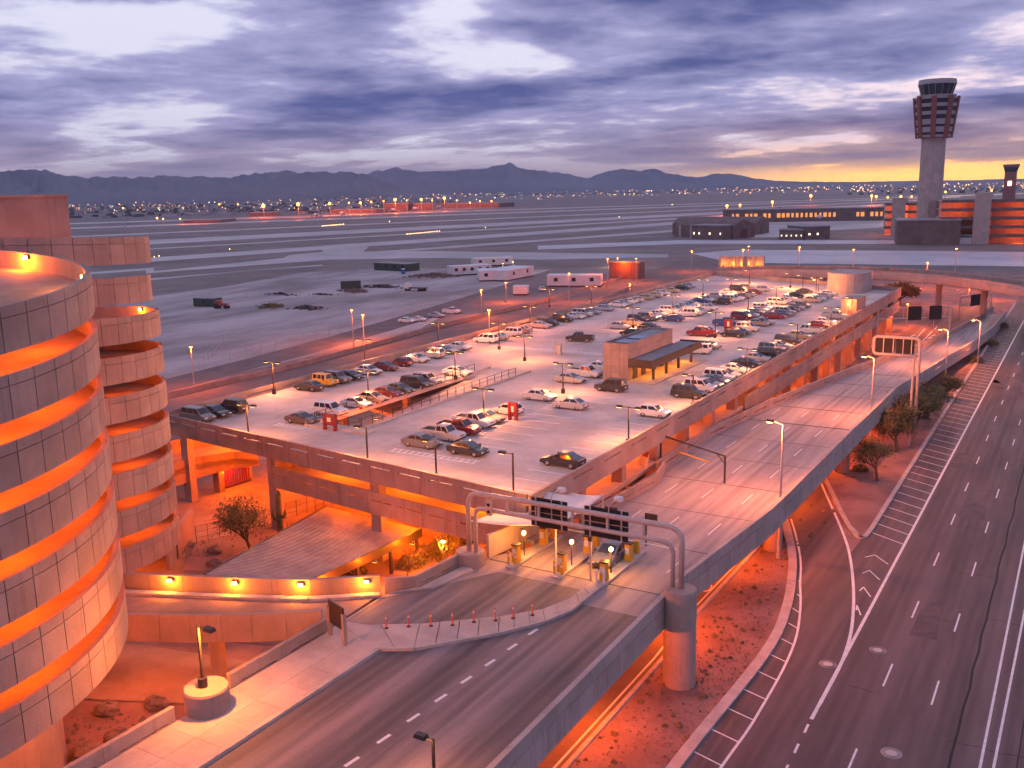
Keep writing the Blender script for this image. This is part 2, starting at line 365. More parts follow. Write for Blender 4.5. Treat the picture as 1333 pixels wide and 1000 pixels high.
# works yard left of the garage
flat('works_yard', [(150, 560), (150, 392), (300, 372), (390, 355), (500, 349), (860, 352), (860, 380), (700, 392), (560, 425), (400, 465), (200, 510)], M['yard'])
flat('pale_hardstand', [(300, 372), (390, 356), (500, 351), (560, 372), (480, 390), (330, 392)], M['yard'])
flat('haul_road', [(190, 520), (190, 500), (330, 465), (430, 438), (520, 412), (640, 376), (690, 366), (720, 370), (640, 390), (520, 427), (400, 462), (300, 488)], M['asphalt2'])
flat('dark_roadside', [(640, 376), (720, 350), (880, 344), (930, 350), (880, 364), (720, 392), (600, 420), (540, 432)], M['infield'])

# mountains: ridges with real depth, hazy with distance
def interp(prof, x):
    for (xa, ya), (xb, yb) in zip(prof, prof[1:]):
        if xa <= x <= xb: return ya + (yb - ya) * (x - xa) / (xb - xa)
    return prof[0][1] if x < prof[0][0] else prof[-1][1]
def hsh(i, s): return random.Random(i * 7919 + s * 104729).random()
def vnoise(x, s):
    i = math.floor(x); f = x - i; f = f * f * (3 - 2 * f)
    return hsh(i, s) * (1 - f) + hsh(i + 1, s) * f
def ridge(name, prof, dist, depth, seed, nx=300, ny=26):
    x0, x1 = prof[0][0], prof[-1][0]; m = MB()
    for j in range(ny + 1):
        t = j / ny * 2 - 1                                    # -1 front foot .. 0 crest .. 1 back foot
        for i in range(nx + 1):
            x = x0 + (x1 - x0) * i / nx; y = interp(prof, x)
            d = ray(x, HORIZON - 0.02 * (x - 666)); flatd = Vector((d.x, d.y, 0)).normalized()
            dd = ray(x, y); el = dd.z / math.hypot(dd.x, dd.y)
            crest = max(el * dist + CAM_H, 5.0)
            crest *= 1 + 0.09 * (vnoise(x * 0.12, seed) - 0.5) + 0.05 * (vnoise(x * 0.3, seed + 3) - 0.5)
            sp_ = abs(t)
            gul = vnoise(x * 0.035 + t * 2.2, seed + 1) * 0.55 + vnoise(x * 0.09 - t * 3.1, seed + 2) * 0.3 + vnoise(x * 0.2 + t * 4, seed + 5) * 0.15
            h = crest * (1 - sp_) ** 0.85 * (1 - 1.15 * (gul - 0.28) * min(1, sp_ * 2.2) * (1 - sp_) * 1.6)
            p = flatd * (dist + t * depth); m.v.append((p.x, p.y, max(h, 0) - 4.0 * (sp_ > .99)))
    for j in range(ny):
        for i in range(nx):
            a = j * (nx + 1) + i; m.f.append((a, a + 1, a + nx + 2, a + nx + 1))
    o = m.build(name, M['mount'])
    return tag(o, kind='structure')
ridge('hills', [(-120, 236), (-40, 226), (0, 224), (30, 219.5), (65, 221), (85, 228), (120, 231), (170, 231.5), (215, 229), (245, 230), (280, 233), (310, 236), (350, 243), (400, 251)], 5600, 1100, 11)
ridge('hills', [(290, 251), (330, 243), (360, 231), (400, 224), (430, 225), (455, 222.5), (480, 229), (510, 240), (535, 249)], 6300, 900, 23)
ridge('mountain', [(150, 240), (180, 231), (230, 229), (300, 231), (330, 226), (375, 222), (400, 227), (470, 230), (500, 236)], 7800, 850, 31)
ridge('mountain', [(440, 240), (490, 223), (517, 218.5), (545, 224), (580, 221.5), (612, 221.5), (636, 219.5), (661, 211.5), (677, 217.5), (700, 222), (735, 226), (766, 231.5), (790, 224), (812, 220.5), (832, 222), (851, 219.5), (872, 226), (908, 231.5), (932, 226), (952, 226.5), (978, 232), (1012, 235.5), (1060, 237), (1100, 238.5)], 9000, 1100, 47)
ridge('mountain', [(1000, 238), (1060, 236.5), (1105, 237), (1160, 236), (1215, 235), (1260, 234.5), (1310, 233), (1400, 232.5), (1500, 231)], 9800, 900, 59)

# far town: low roofs, tree clumps and street lights nobody could count
def far_town():
    rnd = random.Random(5); m = MB(); g = MB(); lights = [MB(), MB(), MB()]
    for k in range(2600):
        x = rnd.uniform(60, 1380); hz = HORIZON - 0.02 * (x - 666)
        dpx = 3.0 + 14 * rnd.random() ** 1.7
        if x < 520: dpx = 3.2 + 24 * rnd.random() ** 1.5
        if 600 < x < 1100 and dpx > 9: dpx *= 0.6
        p = at(x, hz + dpx, 0); d = p.length
        w, l, h = rnd.uniform(6, 26), rnd.uniform(6, 26), rnd.uniform(2.5, 6)
        mm = m if rnd.random() < 0.4 else g
        if mm is g: w, l, h = w * .5, l * .5, rnd.uniform(2.5, 6)
        mm.frustum((p.x-w/2, p.x+w/2, p.y-l/2, p.y+l/2), (p.x-w*.4, p.x+w*.4, p.y-l*.4, p.y+l*.4), -0.5, h)
    for k in range(900):
        x = rnd.uniform(60, 1380); hz = HORIZON - 0.02 * (x - 666)
        dpx = 3.0 + 13 * rnd.random() ** 1.6
        if x < 520: dpx = 3.5 + 22 * rnd.random() ** 1.4
        p = at(x, hz + dpx, 0); d = p.length; s = d / F_PX * rnd.choice((0.28, 0.34, 0.42, 0.6)); z = rnd.uniform(5, 10)
        b = lights[rnd.choices((0, 1, 2), (3, 6, 1) if x < 900 else (3, 9, .5))[0]]
        i = len(b.v); b.v += [(p.x-s, p.y, z), (p.x, p.y-s, z), (p.x+s, p.y, z), (p.x, p.y+s, z), (p.x, p.y, z-s), (p.x, p.y, z+s)]
        b.f += [(i+a, i+c, i+e) for a, c, e in ((0,1,5),(1,2,5),(2,3,5),(3,0,5),(1,0,4),(2,1,4),(3,2,4),(0,3,4))]
    tag(m.build('far_town', M['far_roof']), 'low roofs of the town spread across the valley floor', 'town', kind='stuff')
    tag(g.build('far_trees', M['far_tree']), 'dark tree clumps scattered through the distant town', 'trees', kind='stuff')
    for b, nm, mt, lab in zip(lights, ('warm_town_lights', 'orange_town_lights', 'white_town_lights'), ('tl_warm', 'tl_orange', 'tl_white'), ('warm yellow', 'orange', 'small white')):
        tag(b.build(nm, M[mt]), lab + ' street lights twinkling across the distant town', 'lights', kind='stuff')
M['far_roof'] = noisy('town_roofs', (0.20, 0.17, 0.17), (0.42, 0.37, 0.37), 0.02, 0.9)
M['far_tree'] = plain('town_trees', (0.075, 0.07, 0.065), 0.95)
M['tl_warm'] = glow('town_light_warm', (1.0, 0.72, 0.40), 5.0); M['tl_orange'] = glow('town_light_orange', (1.0, 0.40, 0.12), 6.0); M['tl_white'] = glow('town_light_white', (1.0, 0.92, 0.82), 5.0)
far_town()

# ================================================================ ground-level roads
ZR = 0.10
def strip(name, pts, mat, z, kind='structure'):
    m = MB(); m.sheet([(x, y, z) for x, y in pts]); o = m.build(name, mat)
    return tag(o, kind=kind) if kind else o
# decomposed-granite verges under and beside the viaduct
strip('gravel_verge', [(-60, 15), (-12, 15), (-12, 300), (-36, 300), (-36, 60), (-60, 60)], M['gravel'], 0.05)
M['asphalt_new'] = noisy('newer_asphalt', (0.082, 0.057, 0.061), (0.13, 0.09, 0.095), 0.5, 0.8, 0.2, 4.0)
# highway
hw = strip('highway', [(-18.0, 20), (30, 20), (30, 420), (-16.6, 420), (-16.6, 92), (-18.0, 60)], M['asphalt'], ZR)
# slip road that curves away under the viaduct
SL_L = [(-18.3, 30), (-18.2, 49), (-17.6, 64.6), (-18.2, 73), (-20.2, 82.8), (-22.6, 90.4), (-25.4, 97.9), (-30, 110)]
SL_R = [(-12.8, 30), (-12.8, 57.9), (-12.9, 68.4), (-14.1, 77), (-16.4, 86.9), (-18.9, 94.7), (-24.6, 110), (-27.5, 119)]
m = MB()
for i in range(len(SL_L) - 1):
    m.sheet([(*SL_L[i], ZR - 0.004), (*SL_R[i], ZR - 0.004), (*SL_R[i+1], ZR - 0.004), (*SL_L[i+1], ZR - 0.004)])
tag(m.build('slip_road', M['asphalt']), kind='structure')
strip('service_road', [(-36, 20), (-24.3, 20), (-24.4, 61), (-24.9, 70), (-24.8, 89), (-25.9, 103), (-36, 125)], M['asphalt2'], ZR - 0.002)
strip('lower_road', [(-36, 125), (-26, 104), (-25, 125), (-22.5, 160), (-19.5, 215), (-19, 300), (-32, 300), (-35.5, 215)], M['asphalt'], ZR - 0.001)
def line(m, a, b, w, z=ZR + 0.006):
    a, b = Vector((*a, z)), Vector((*b, z)); d = (b - a).normalized(); n = Vector((-d.y, d.x, 0)) * (w / 2)
    m.sheet([a - n, b - n, b + n, a + n])
def pline(m, pts, w, z=ZR + 0.006):
    for i in range(len(pts) - 1):
        line(m, pts[i], pts[i+1], w, z + 0.0005 * (i % 2))
def smooth(pts, n=5):
    out = []
    P = [Vector(p) for p in pts]
    for i in range(len(P) - 1):
        p0, p1, p2, p3 = P[max(i-1, 0)], P[i], P[i+1], P[min(i+2, len(P)-1)]
        for k in range(n):
            t = k / n
            out.append(tuple(0.5 * ((2*p1) + (p2-p0)*t + (2*p0-5*p1+4*p2-p3)*t*t + (3*p1-p0-3*p2+p3)*t*t*t)))
    out.append(tuple(P[-1])); return out
# highway paint: every stripe a part of the road it lies on
def mark(parent, name, a, b, w, mat='white', z=ZR + 0.006):
    m = MB(); line(m, a, b, w, z); return m.build(name, M[mat], parent)
for k in range(-1, 24):
    y = 56.0 + 12.15 * k
    mark(hw, 'lane_dash', (-9.6, y - 3.6), (-9.6, y), 0.13); mark(hw, 'lane_dash', (-6.4, y - 4.6), (-6.4, y - 1.0), 0.13)
for y in range(20, 300, 12): mark(hw, 'lane_dash', (1.0, y), (1.0, y + 3.6), 0.13)
mark(hw, 'edge_line', (-12.83, 58), (-12.2, 300), 0.24)
rs = random.Random(12)
m = MB(); pline(m, [(-4.5 + rs.uniform(-.07, .07), 22 + 3.0 * k) for k in range(60)], 0.16, ZR + 0.003); m.build('seam', M['rubber'], hw)
m = MB(); pline(m, [(-1.0 + rs.uniform(-.1, .1), 22 + 3.0 * k) for k in range(50)], 0.08, ZR + 0.003); m.build('seam', M['rubber'], hw)
for k in range(16):                                    # sealed cracks across the lanes
    y = rs.uniform(40, 190); x = rs.uniform(-12, -4); m = MB(); pline(m, [(x + .9 * j, y + rs.uniform(-.25, .25)) for j in range(rs.randint(3, 7))], 0.06, ZR + 0.003); m.build('sealed_crack', M['rubber'], hw)
for k in range(9):                                     # resurfaced patches
    y = rs.uniform(45, 200); x = rs.choice((-12.3, -9.3, -6.1)); m = MB(); m.sheet([(x, y, ZR + .002), (x + rs.uniform(1.2, 2.6), y, ZR + .002), (x + rs.uniform(1.2, 2.6), y + rs.uniform(3, 9), ZR + .002), (x + .1, y + rs.uniform(3, 9), ZR + .002)]); m.build('patch', M['asphalt_new'], hw)
mark(hw, 'edge_line', (-2.95, 22), (-2.85, 300), 0.16); mark(hw, 'edge_line', (-2.62, 22), (-1.6, 120), 0.16)
for k in range(6): mark(hw, 'merge_dash', (-12.85 + 0.03 * k, 57.3 - 2.5 * k), (-12.82 + 0.03 * k, 56.2 - 2.5 * k), 0.16)
m = MB(); pline(m, [p for p in smooth(SL_R, 8) if p[1] > 59], 0.24, ZR + 0.010); tag(m.build('edge_line', M['white'], hw), 'curved white line of the slip road')
off_ = lambda y: 2.0 if y < 55 else max(0.35, 2.0 - (y - 55) * 0.068)
m = MB(); pline(m, [(x + off_(y), y) for x, y in smooth(SL_L, 10) if y < 96], 0.18, ZR + 0.013); m.build('edge_line', M['white'], hw)
for k in range(13):                                    # rungs between kerb and edge line at left
    y = 44.5 + 2.9 * k; xl = min(smooth(SL_L, 10), key=lambda q: abs(q[1] - y))[0]
    mark(hw, 'hatch_bar', (xl + .02, y + .6), (xl + off_(y), y), 0.12)
for k in range(52):                                    # hatching between kerb and highway edge
    y = 95 + 2.9 * k
    mark(hw, 'hatch_bar', (-16.0, y), (-12.9 + 0.0035 * (y - 60), y - 1.9), 0.14)
for k in range(4):                                     # chevrons in the gore
    y = 76.5 + 4.0 * k; xl = -13.9 - 0.55 * k
    m = MB(); pline(m, [(xl + .2, y - .4), (xl * .5 - 6.9, y + .6), (-13.2, y - 1.2)], 0.12); m.build('chevron', M['white'], hw)
for (x, y) in ((-10.9, 69.8), (-13.6, 65.9), (-7.7, 56.5)):
    t = thing('manhole', {-10.9: 'round manhole with pale concrete collar in the first highway lane', -13.6: 'round manhole beside the merging slip road line', -7.7: 'round manhole at the bottom edge between lane lines'}[x], 'manhole', (x, y, ZR + 0.004), group='manholes')
    a = MB(); a.prism([(0.62*math.cos(2*PI*k/24), 0.62*math.sin(2*PI*k/24)) for k in range(24)], 0.0, 0.012); a.build('collar', M['road_conc'], t)
    for q in (0.42, 0.52): a = MB(); a.tube([(q*math.cos(2*PI*k/20), q*math.sin(2*PI*k/20), 0.013) for k in range(21)], 0.012, 4, False); a.build('ring', M['bronze'], t)
    a = MB(); a.prism([(0.32*math.cos(2*PI*k/20), 0.32*math.sin(2*PI*k/20)) for k in range(20)], 0.012, 0.022); a.build('lid', M['galv'], t)
# kerbs: left of the slip road and round the gravel island
def kerb(name, pts, w=0.45, h=0.14, parent=None, mat='kerb', base=ZR - 0.05):
    m = MB()
    for i in range(len(pts) - 1):
        panel_box(m, pts[i], pts[i+1], (base, base + h + 0.05), (base, base + h + 0.05), w, None, -0.01)
    o = m.build(name, M[mat], parent)
    return o if parent else tag(o, kind='structure')
kerb('kerb', smooth(SL_L), 0.75)
isl = [(-26.5, 116), (-24.3, 110.4), (-19.2, 97.1), (-17.9, 94.5), (-17.3, 93.2), (-16.7, 92.8), (-16.2, 93.4), (-16.05, 96), (-16.1, 110), (-16.3, 160), (-16.2, 300)]
isl_s = smooth(isl[:8], 4) + isl[8:]
kerb('kerb', isl_s, 0.45)
strip('gravel_island', [(x - (0.3 if y > 96 else 0), y + .2) for x, y in isl_s if y < 290] + [(-19, 290), (-20, 160)], M['gravel'], ZR + 0.05)
m = MB(); pline(m, [(-24.75, 22), (-24.85, 61), (-25.3, 70), (-25.2, 89), (-26.2, 103)], 0.16, ZR + 0.002)
tag(m.build('service_road_line', M['white']), kind='structure')
kerb('kerb', [(-24.0, 20), (-24.1, 61), (-24.6, 70), (-24.5, 89), (-25.6, 103)], 0.3)
def road_text(txt, loc, size, stretch, rz, parent):
    cu_ = bpy.data.curves.new(txt, 'FONT'); cu_.body = txt; cu_.size = size; cu_.extrude = 0.002
    ob = bpy.data.objects.new('tmp', cu_); C.objects.link(ob)
    dg = bpy.context.evaluated_depsgraph_get(); me = bpy.data.meshes.new_from_object(ob.evaluated_get(dg))
    bpy.data.objects.remove(ob); me.materials.clear(); me.materials.append(M['white'])
    o = link('painted_word', me, parent); o.scale = (1, stretch, 1); o.location = loc; o.rotation_euler = (0, 0, rz)
    return o
srv = bpy.data.objects['service_road']
tag(road_text('NO', (-27.6, 73.7, ZR + 0.004), 1.45, 1.9, 0.0, srv), 'white painted word NO')
tag(road_text('THRU', (-29.15, 83.5, ZR + 0.004), 1.45, 1.9, 0.0, srv), 'white painted word THRU mostly hidden by the viaduct')
# white arrows and gore lines on the lower road
for pts in ([(1148, 462), (1166, 437)], [(1182, 452), (1204, 428)], [(1190, 455), (1220, 425)]):
    a, b = at(*pts[0], ZR), at(*pts[1], ZR); mark(hw, 'edge_line', a.xy, b.xy, 0.22, 'white', ZR + 0.012)
for (x, y) in ((1186, 438), (1188, 441), (1207, 441), (1212, 438)):
    a = at(x, y, ZR); mark(hw, 'turn_arrow', a.xy, (a.x + 0.5, a.y + 3.0), 0.4, 'white', ZR + 0.012)

# left frontage road beyond the garage
strip('frontage_road', [(-131, 60), (-96, 60), (-96, 240), (-112, 300), (-140, 420), (-160, 420), (-138, 250), (-132, 140)], M['asphalt2'], ZR)
strip('embankment', [(-150, 60), (-134, 60), (-135, 140), (-141, 250), (-165, 420), (-180, 420), (-160, 250), (-152, 140)], M['gravel'], 0.07)
fw = thing('roadside_wall', 'long low concrete barrier wall beyond the frontage road', 'wall')
wall_run(fw, 'wall_panel', [(-133, 80), (-133.2, 142), (-139, 200), (-141, 250), (-150, 340)], [0] * 5, 1.1, 0.3, 6.0, M['panel'])
fm = thing('median_barrier', 'concrete median barrier with long slots beside the parking roof', 'wall')
wall_run(fm, 'wall_panel', [(-120, 80), (-120.5, 142), (-123, 200), (-125, 250), (-132, 300)], [0.0] * 5, 1.0, 0.3, 6.0, M['panel'], (0.12, 0.88, 0.4, 0.55))
# ================================================================ viaduct (upper road)
DZ = 5.5
RE = [(-22.5, 8, 5.5), (-22.6, 35, 5.5), (-22.8, 52, 5.5), (-22.9, 62, 5.5), (-21.5, 79, 5.5), (-21.2, 111, 5.5)]
LE = [(-41.3, 8, 5.5), (-41.3, 44.2, 5.5), (-41.6, 50.8, 5.5), (-40.0, 52.6, 5.5), (-39.6, 58.8, 5.5), (-37.2, 63.0, 5.5), (-36.2, 66, 5.5), (-36.1, 102.3, 5.5), (-34.3, 121.7, 5.4)]
for px, py, zt in ((1169, 503, 6.2), (1192, 490, 5.9), (1230, 466, 5.0), (1268, 444, 3.9), (1294, 425, 2.9), (1310, 405, 2.0)):
    p = at(px, py, zt); RE.append((p.x, p.y, zt - 1.1))
for px, py, zt in ((1122, 472, 5.9), (1182, 451, 5.0), (1234, 431, 3.9), (1273, 411, 2.9), (1292, 398, 2.0)):
    p = at(px, py, zt); LE.append((p.x, p.y, zt - 1.1))
via = thing('viaduct', 'elevated concrete roadway with panelled parapet running past the garage', 'bridge')
m = MB()
def edge_at(E_, y):
    for a, b in zip(E_, E_[1:]):
        if a[1] <= y <= b[1]:
            w = (y - a[1]) / max(b[1] - a[1], 1e-6); return tuple(a[k] + (b[k] - a[k]) * w for k in range(3))
    return E_[-1]
ys = sorted(set([p[1] for p in RE] + [p[1] for p in LE])); ys = [y for y in ys if y <= min(RE[-1][1], LE[-1][1])]
for a, b in zip(ys, ys[1:]):
    l0, l1, r0, r1 = edge_at(LE, a), edge_at(LE, b), edge_at(RE, a), edge_at(RE, b)
    m.prism([(l0[0], a), (r0[0], a), (r1[0], b), (l1[0], b)], [l0[2]-1.0, r0[2]-1.0, r1[2]-1.0, l1[2]-1.0], [l0[2], r0[2], r1[2], l1[2]])
m.build('road_deck', M['road_conc'], via)
# darker worn lanes of the lower stretch, laid on the deck
m = MB(); m.prism([(-36.3, 8), (-23.2, 8), (-23.3, 56), (-28.4, 56), (-31.2, 49.2), (-34.6, 44.7), (-36.3, 43.7)], DZ, DZ + 0.012); m.build('worn_lane', M['road_dark'], via)
m = MB(); m.prism([(-41.2, 46), (-36.6, 47.0), (-33.5, 49.6), (-30.3, 52.8), (-29.2, 58.2), (-36.5, 58.2), (-39.5, 53.0), (-41.4, 50.2)], DZ, DZ + 0.010); m.build('worn_lane', M['road_dark'], via)
for k in range(11):                                    # transverse deck joints
    y = 60 + 9.0 * k; xl, xr = edge_at(LE, y)[0] + .5, edge_at(RE, y)[0] - .5
    m = MB(); m.prism([(xl, y), (xr, y), (xr, y + .10), (xl, y + .10)], DZ - 0.02, DZ + 0.014); m.build('deck_joint', M['bronze'] if k % 3 == 0 else M['road_dark'], via)
for k in range(10):                                    # short lane dashes
    y = 33.0 + 2.45 * k; m = MB(); line(m, (-29.9 + 0.13 * (k - 2), y), (-29.8 + 0.13 * (k - 2), y + 1.0), 0.22, DZ + 0.020); m.build('lane_dash', M['white'], via)
for y in range(64, 122, 9):
    for x in (-25.2, -29.0, -32.6):
        m = MB(); line(m, (x, y), (x + .05, y + 3.2), 0.12, DZ + 0.020); m.build('lane_dash', M['white'], via)
m = MB(); pline(m, [(-23.6, 62), (-22.3, 79), (-22.0, 111)], 0.12, DZ + 0.018); m.build('edge_line', M['white'], via)
# right parapet: cap segments above, narrow fascia panels below
Rp = [(x + 0.0, y) for x, y, z in RE]; Rz = [z for x, y, z in RE]
wall_run(via, 'parapet_cap', Rp, [z + 0.25 for z in Rz], 0.85, 0.34, 5.5, M['panel2'], None, 0.012)
m = MB()
for i in range(6, len(RE) - 1): pass
Rf = [(x + 0.06, y) for x, y in Rp]
wall_run(via, 'fascia_panel', Rf[:7], [z - 1.25 for z in Rz[:7]], 1.46, 0.30, 1.85, M['panel2'], None, 0.018)
wall_run(via, 'fascia_panel', Rf[6:], [z - 0.9 for z in Rz[6:]], 1.1, 0.30, 5.5, M['panel2'], None, 0.018)
Lp = [(x, y) for x, y, z in LE if y > 88]; Lz = [z for x, y, z in LE if y > 88]
Lp = [(-36.1, 88.3)] + Lp; Lz = [5.5] + Lz
wall_run(via, 'parapet_panel', list(reversed(Lp)), list(reversed([z - 0.5 for z in Lz])), 1.55, 0.3, 5.6, M['panel'], (0.18, 0.82, 0.55, 0.66), 0.015)
for (x, y, h) in ((-23.4, 86.3, 4.5), (-23.2, 114.7, 4.5), (-22.0, 140.7, 4.2), (-33.5, 100, 4.5), (-31, 128, 4.5)):
    m = MB(); m.tube([(x, y, 0), (x, y, h)], 0.85, 20); m.build('pier', M['panel'], via)
for y in (30, 58, 86, 114):
    m = MB(); m.box(-39, -23.3, y - .8, y + .8, 3.7, 4.495); m.build('pier_cap', M['panel2'], via)
    for x in (-38, -31): m = MB(); m.tube([(x, y, 0), (x, y, 3.7)], 0.7, 16); m.build('pier', M['panel'], via)
# lamps under the deck spill orange over the service road and gravel
def under_lamp(loc, w, col=None, name='soffit_lamp', label='', cat='lamp', group=None, r=0.15):
    t = thing(name, label, cat, loc, group=group)
    m = MB(); m.frustum((-.22, .22, -.14, .14), (-.16, .16, -.10, .10), 0.0, 0.14); m.build('housing', M['bronze'], t)
    m = MB(); m.box(-.18, .18, -.10, .10, -0.03, -0.002); m.build('lens', M['lampglow'], t)
    lamp(t, (0, 0, -0.22), w, col, radius=r); return t
for k, (x, y, w) in enumerate(((-24.6, 40, 520), (-24.6, 50, 620), (-24.8, 65, 800), (-25.4, 81, 700), (-26.0, 100, 900), (-26.5, 116, 900), (-25.0, 134, 600))):
    under_lamp((x, y, 4.35), w, label='%s orange lamp under the viaduct edge counted from the near end' % ORD[k], group='lamps under the viaduct')

# ---------------------------------------------------------------- sidewalk, islands, low walls on the deck
sw = thing('sidewalk', 'raised pale concrete sidewalk of large slabs beside the near road', 'sidewalk', (0, 0, DZ))
def slab(parent, poly, z0, z1, name='slab', mat='walk'):
    m = MB(); m.prism(poly, z0, z1); return m.build(name, M[mat], parent)
for i in range(16):
    y0 = 9.0 + 2.2 * i; y1 = y0 + 2.185
    for j, (x0, x1) in enumerate(((-40.95, -38.72), (-38.70, -36.75))):
        if y1 > 44.4: continue
        slab(sw, [(x0, y0), (x1, y0), (x1, y1), (x0, y1)], 0.01, 0.15 + 0.003 * ((i + j) % 2))
kerb('kerb', [(-36.72, 8), (-36.72, 43.7)], -0.33, 0.14, via, 'kerb', DZ)
isl2 = thing('traffic_island', 'pale concrete island with orange posts between the two roads', 'island', (0, 0, DZ))
out = [(-36.72, 43.7), (-34.6, 44.9), (-31.0, 49.3), (-29.2, 52.3), (-28.5, 54.5), (-28.4, 60.5)]
inn = [(-40.8, 45.2), (-36.3, 47.9), (-32.2, 51.4), (-30.2, 53.8), (-29.4, 56.2), (-29.3, 60.5)]
for i in range(5):
    n = (2, 4, 3, 2, 4)[i]
    for k in range(n):
        f = lambda P, t: (P[i][0] + (P[i+1][0] - P[i][0]) * t, P[i][1] + (P[i+1][1] - P[i][1]) * t)
        t0, t1 = k / n, (k + 1) / n - 0.012
        slab(isl2, [f(out, t0), f(out, t1), f(inn, t1), f(inn, t0)], 0.01, 0.14 + 0.003 * (k % 2))
slab(isl2, [(-40.95, 44.2), (-38.1, 44.2), (-40.82, 45.16)], 0.01, 0.136)
kerb('kerb', out, -0.2, 0.16, via, 'kerb', DZ)
# sidewalk slab by the low planter wall
slab(sw, [(-41.3, 50.9), (-39.0, 53.2), (-38.3, 57.4), (-39.3, 58.0), (-39.9, 52.8)], 0.01, 0.15)
# parapet with drain slots along the sidewalk
sp_wall = thing('sidewalk_parapet', 'low concrete parapet with drain slots along the near sidewalk', 'wall')
wall_run(sp_wall, 'parapet_panel', [(-41.02, 44.0), (-41.02, 35.6)], [DZ] * 2, 1.0, -0.3, 4.2, M['panel'], (0.12, 0.80, 0.18, 0.27), 0.012)
wall_run(sp_wall, 'parapet_panel', [(-41.02, 31.6), (-41.02, 9.0)], [DZ] * 2, 1.0, -0.3, 4.2, M['panel'], (0.12, 0.80, 0.18, 0.27), 0.012)
pw = thing('planter_wall', 'low concrete wall curving up to the left gantry drum', 'wall')
wall_run(pw, 'parapet_panel', [(-41.9, 51.15), (-40.1, 52.5)], [DZ - .3] * 2, 1.3, 0.3, 2.4, M['panel'], None, 0.01)
wall_run(pw, 'parapet_panel', [(-40.1, 52.5), (-39.7, 57.6)], [DZ - .3] * 2, 1.3, 0.3, 2.6, M['panel'], (0.2, 0.8, 0.4, 0.48), 0.01)

# ---------------------------------------------------------------- driveway bridge from the near helix
drv = thing('driveway_bridge', 'orange-lit concrete driveway bridge from the near spiral ramp to the plaza', 'bridge')
far = [(-78, 34.0), (-68, 38.2), (-58.4, 42.2), (-51.2, 45.2), (-45.9, 47.6), (-41.9, 50.6)]
near_ = [(-72, 31.5), (-63, 35.6), (-54.6, 39.3), (-50.3, 40.9), (-46.2, 42.6), (-41.5, 44.3)]
m = MB()
for i in range(5):
    m.prism([near_[i], near_[i+1], far[i+1], far[i]], DZ - 0.9, DZ + 0.004)
m.build('road_deck', M['ramp_conc'], drv)
wall_run(drv, 'parapet_panel', [(x - .35, y + .55) for x, y in far], [DZ - .6] * 6, 1.75, 0.32, 3.6, M['panel'], None, 0.012)
kerb('kerb', [(x, y - .02) for x, y in far], -0.55, 0.16, drv, 'kerb', DZ)
wall_run(drv, 'fascia_panel', [(x, y - .28) for x, y in near_], [3.9, 3.9, 3.9, 4.1, 4.4, 5.0], 2.0, 0.28, 2.6, M['panel'], None, 0.014)
for k, px in enumerate((220, 305, 391, 476)):
    t0 = (px - 170) / (530 - 170.0)
    p = at(px, 752 + (k > 1) * 1.5, DZ + 0.85)
    # snap to the wall's inner face
    best = min(((Vector(far[i]).lerp(Vector(far[i+1]), s / 40)) for i in range(5) for s in range(41)), key=lambda q: abs(pix((q.x - .3, q.y + .5, DZ + .8))[0] - px))
    t = thing('wall_lamp', '%s glowing orange bulkhead lamp from the left on the driveway wall' % ORD[k], 'lamp', (best.x - .30 + .05, best.y + .50, DZ + 0.85), math.atan2(3.3, 7.4), group='driveway wall lamps')
    m = MB(); m.frustum((-.2, .2, -.16, .03), (-.16, .16, -.08, .03), -0.08, 0.16); m.build('housing', M['bronze'], t)
    m = MB(); m.box(-.17, .17, -.20, -.155, -0.10, 0.10); m.build('lens', M['wallglow'], t)
    lamp(t, (0, -.42, -.02), 120, (1.0, 0.22, 0.010), radius=0.1)
for (x, y) in ((-50, 42.5), (-60, 38.5)):
    m = MB(); m.tube([(x, y, 0), (x, y, 4.6)], 0.55, 14); m.build('pier', M['panel'], drv)

# ================================================================ parking garage
GZ = 9.0
gar = thing('parking_garage', 'two-level concrete parking garage with open roof deck full of cars', 'building')
NL, NR, FL, FR = (-88.6, 69.9), (-37.0, 63.4), (-90.6, 262), (-37.0, 236)
def nly(x): return NR[1] + (NL[1] - NR[1]) * (NR[0] - x) / (NR[0] - NL[0])
HX0, HX1, HY0, HY1 = -72.0, -65.6, 77.5, 114.0
m = MB()
m.prism([(NR[0], NR[1] + .2), (NR[0], HY0), (-89.0, HY0), (NL[0], NL[1] + .2)], GZ - .45, GZ)
m.prism([(HX0, HY0), (HX0, HY1), (-89.4, HY1), (-89.0, HY0)], GZ - .45, GZ)
m.prism([(-37, HY0), (-37, HY1), (HX1, HY1), (HX1, HY0)], GZ - .45, GZ)
m.prism([(-37, HY1), FR, FL, (-89.4, HY1)], GZ - .45, GZ)
m.build('roof_slab', M['deck'], gar)
# roof parapets with long slots
wall_run(gar, 'roof_parapet', [NL, NR], [GZ - 1.15] * 2, 2.2, 0.25, 3.65, M['fascia'], (0.14, 0.86, 0.66, 0.735), 0.012)
wall_run(gar, 'roof_parapet', [(-36.5, NR[1] - .05), (-36.5, 236)], [GZ - 1.15] * 2, 2.2, 0.25, 6.1, M['panel'], (0.2, 0.8, 0.68, 0.735), 0.012)
wall_run(gar, 'roof_parapet', [FL, (-89.4, 114), NL], [GZ - 1.0] * 3, 2.0, 0.25, 6.1, M['panel'], (0.15, 0.85, 0.62, 0.74), 0.012)
wall_run(gar, 'roof_parapet', [FR, FL], [GZ - 1.0] * 2, 2.0, 0.25, 6.1, M['panel'], None, 0.012)
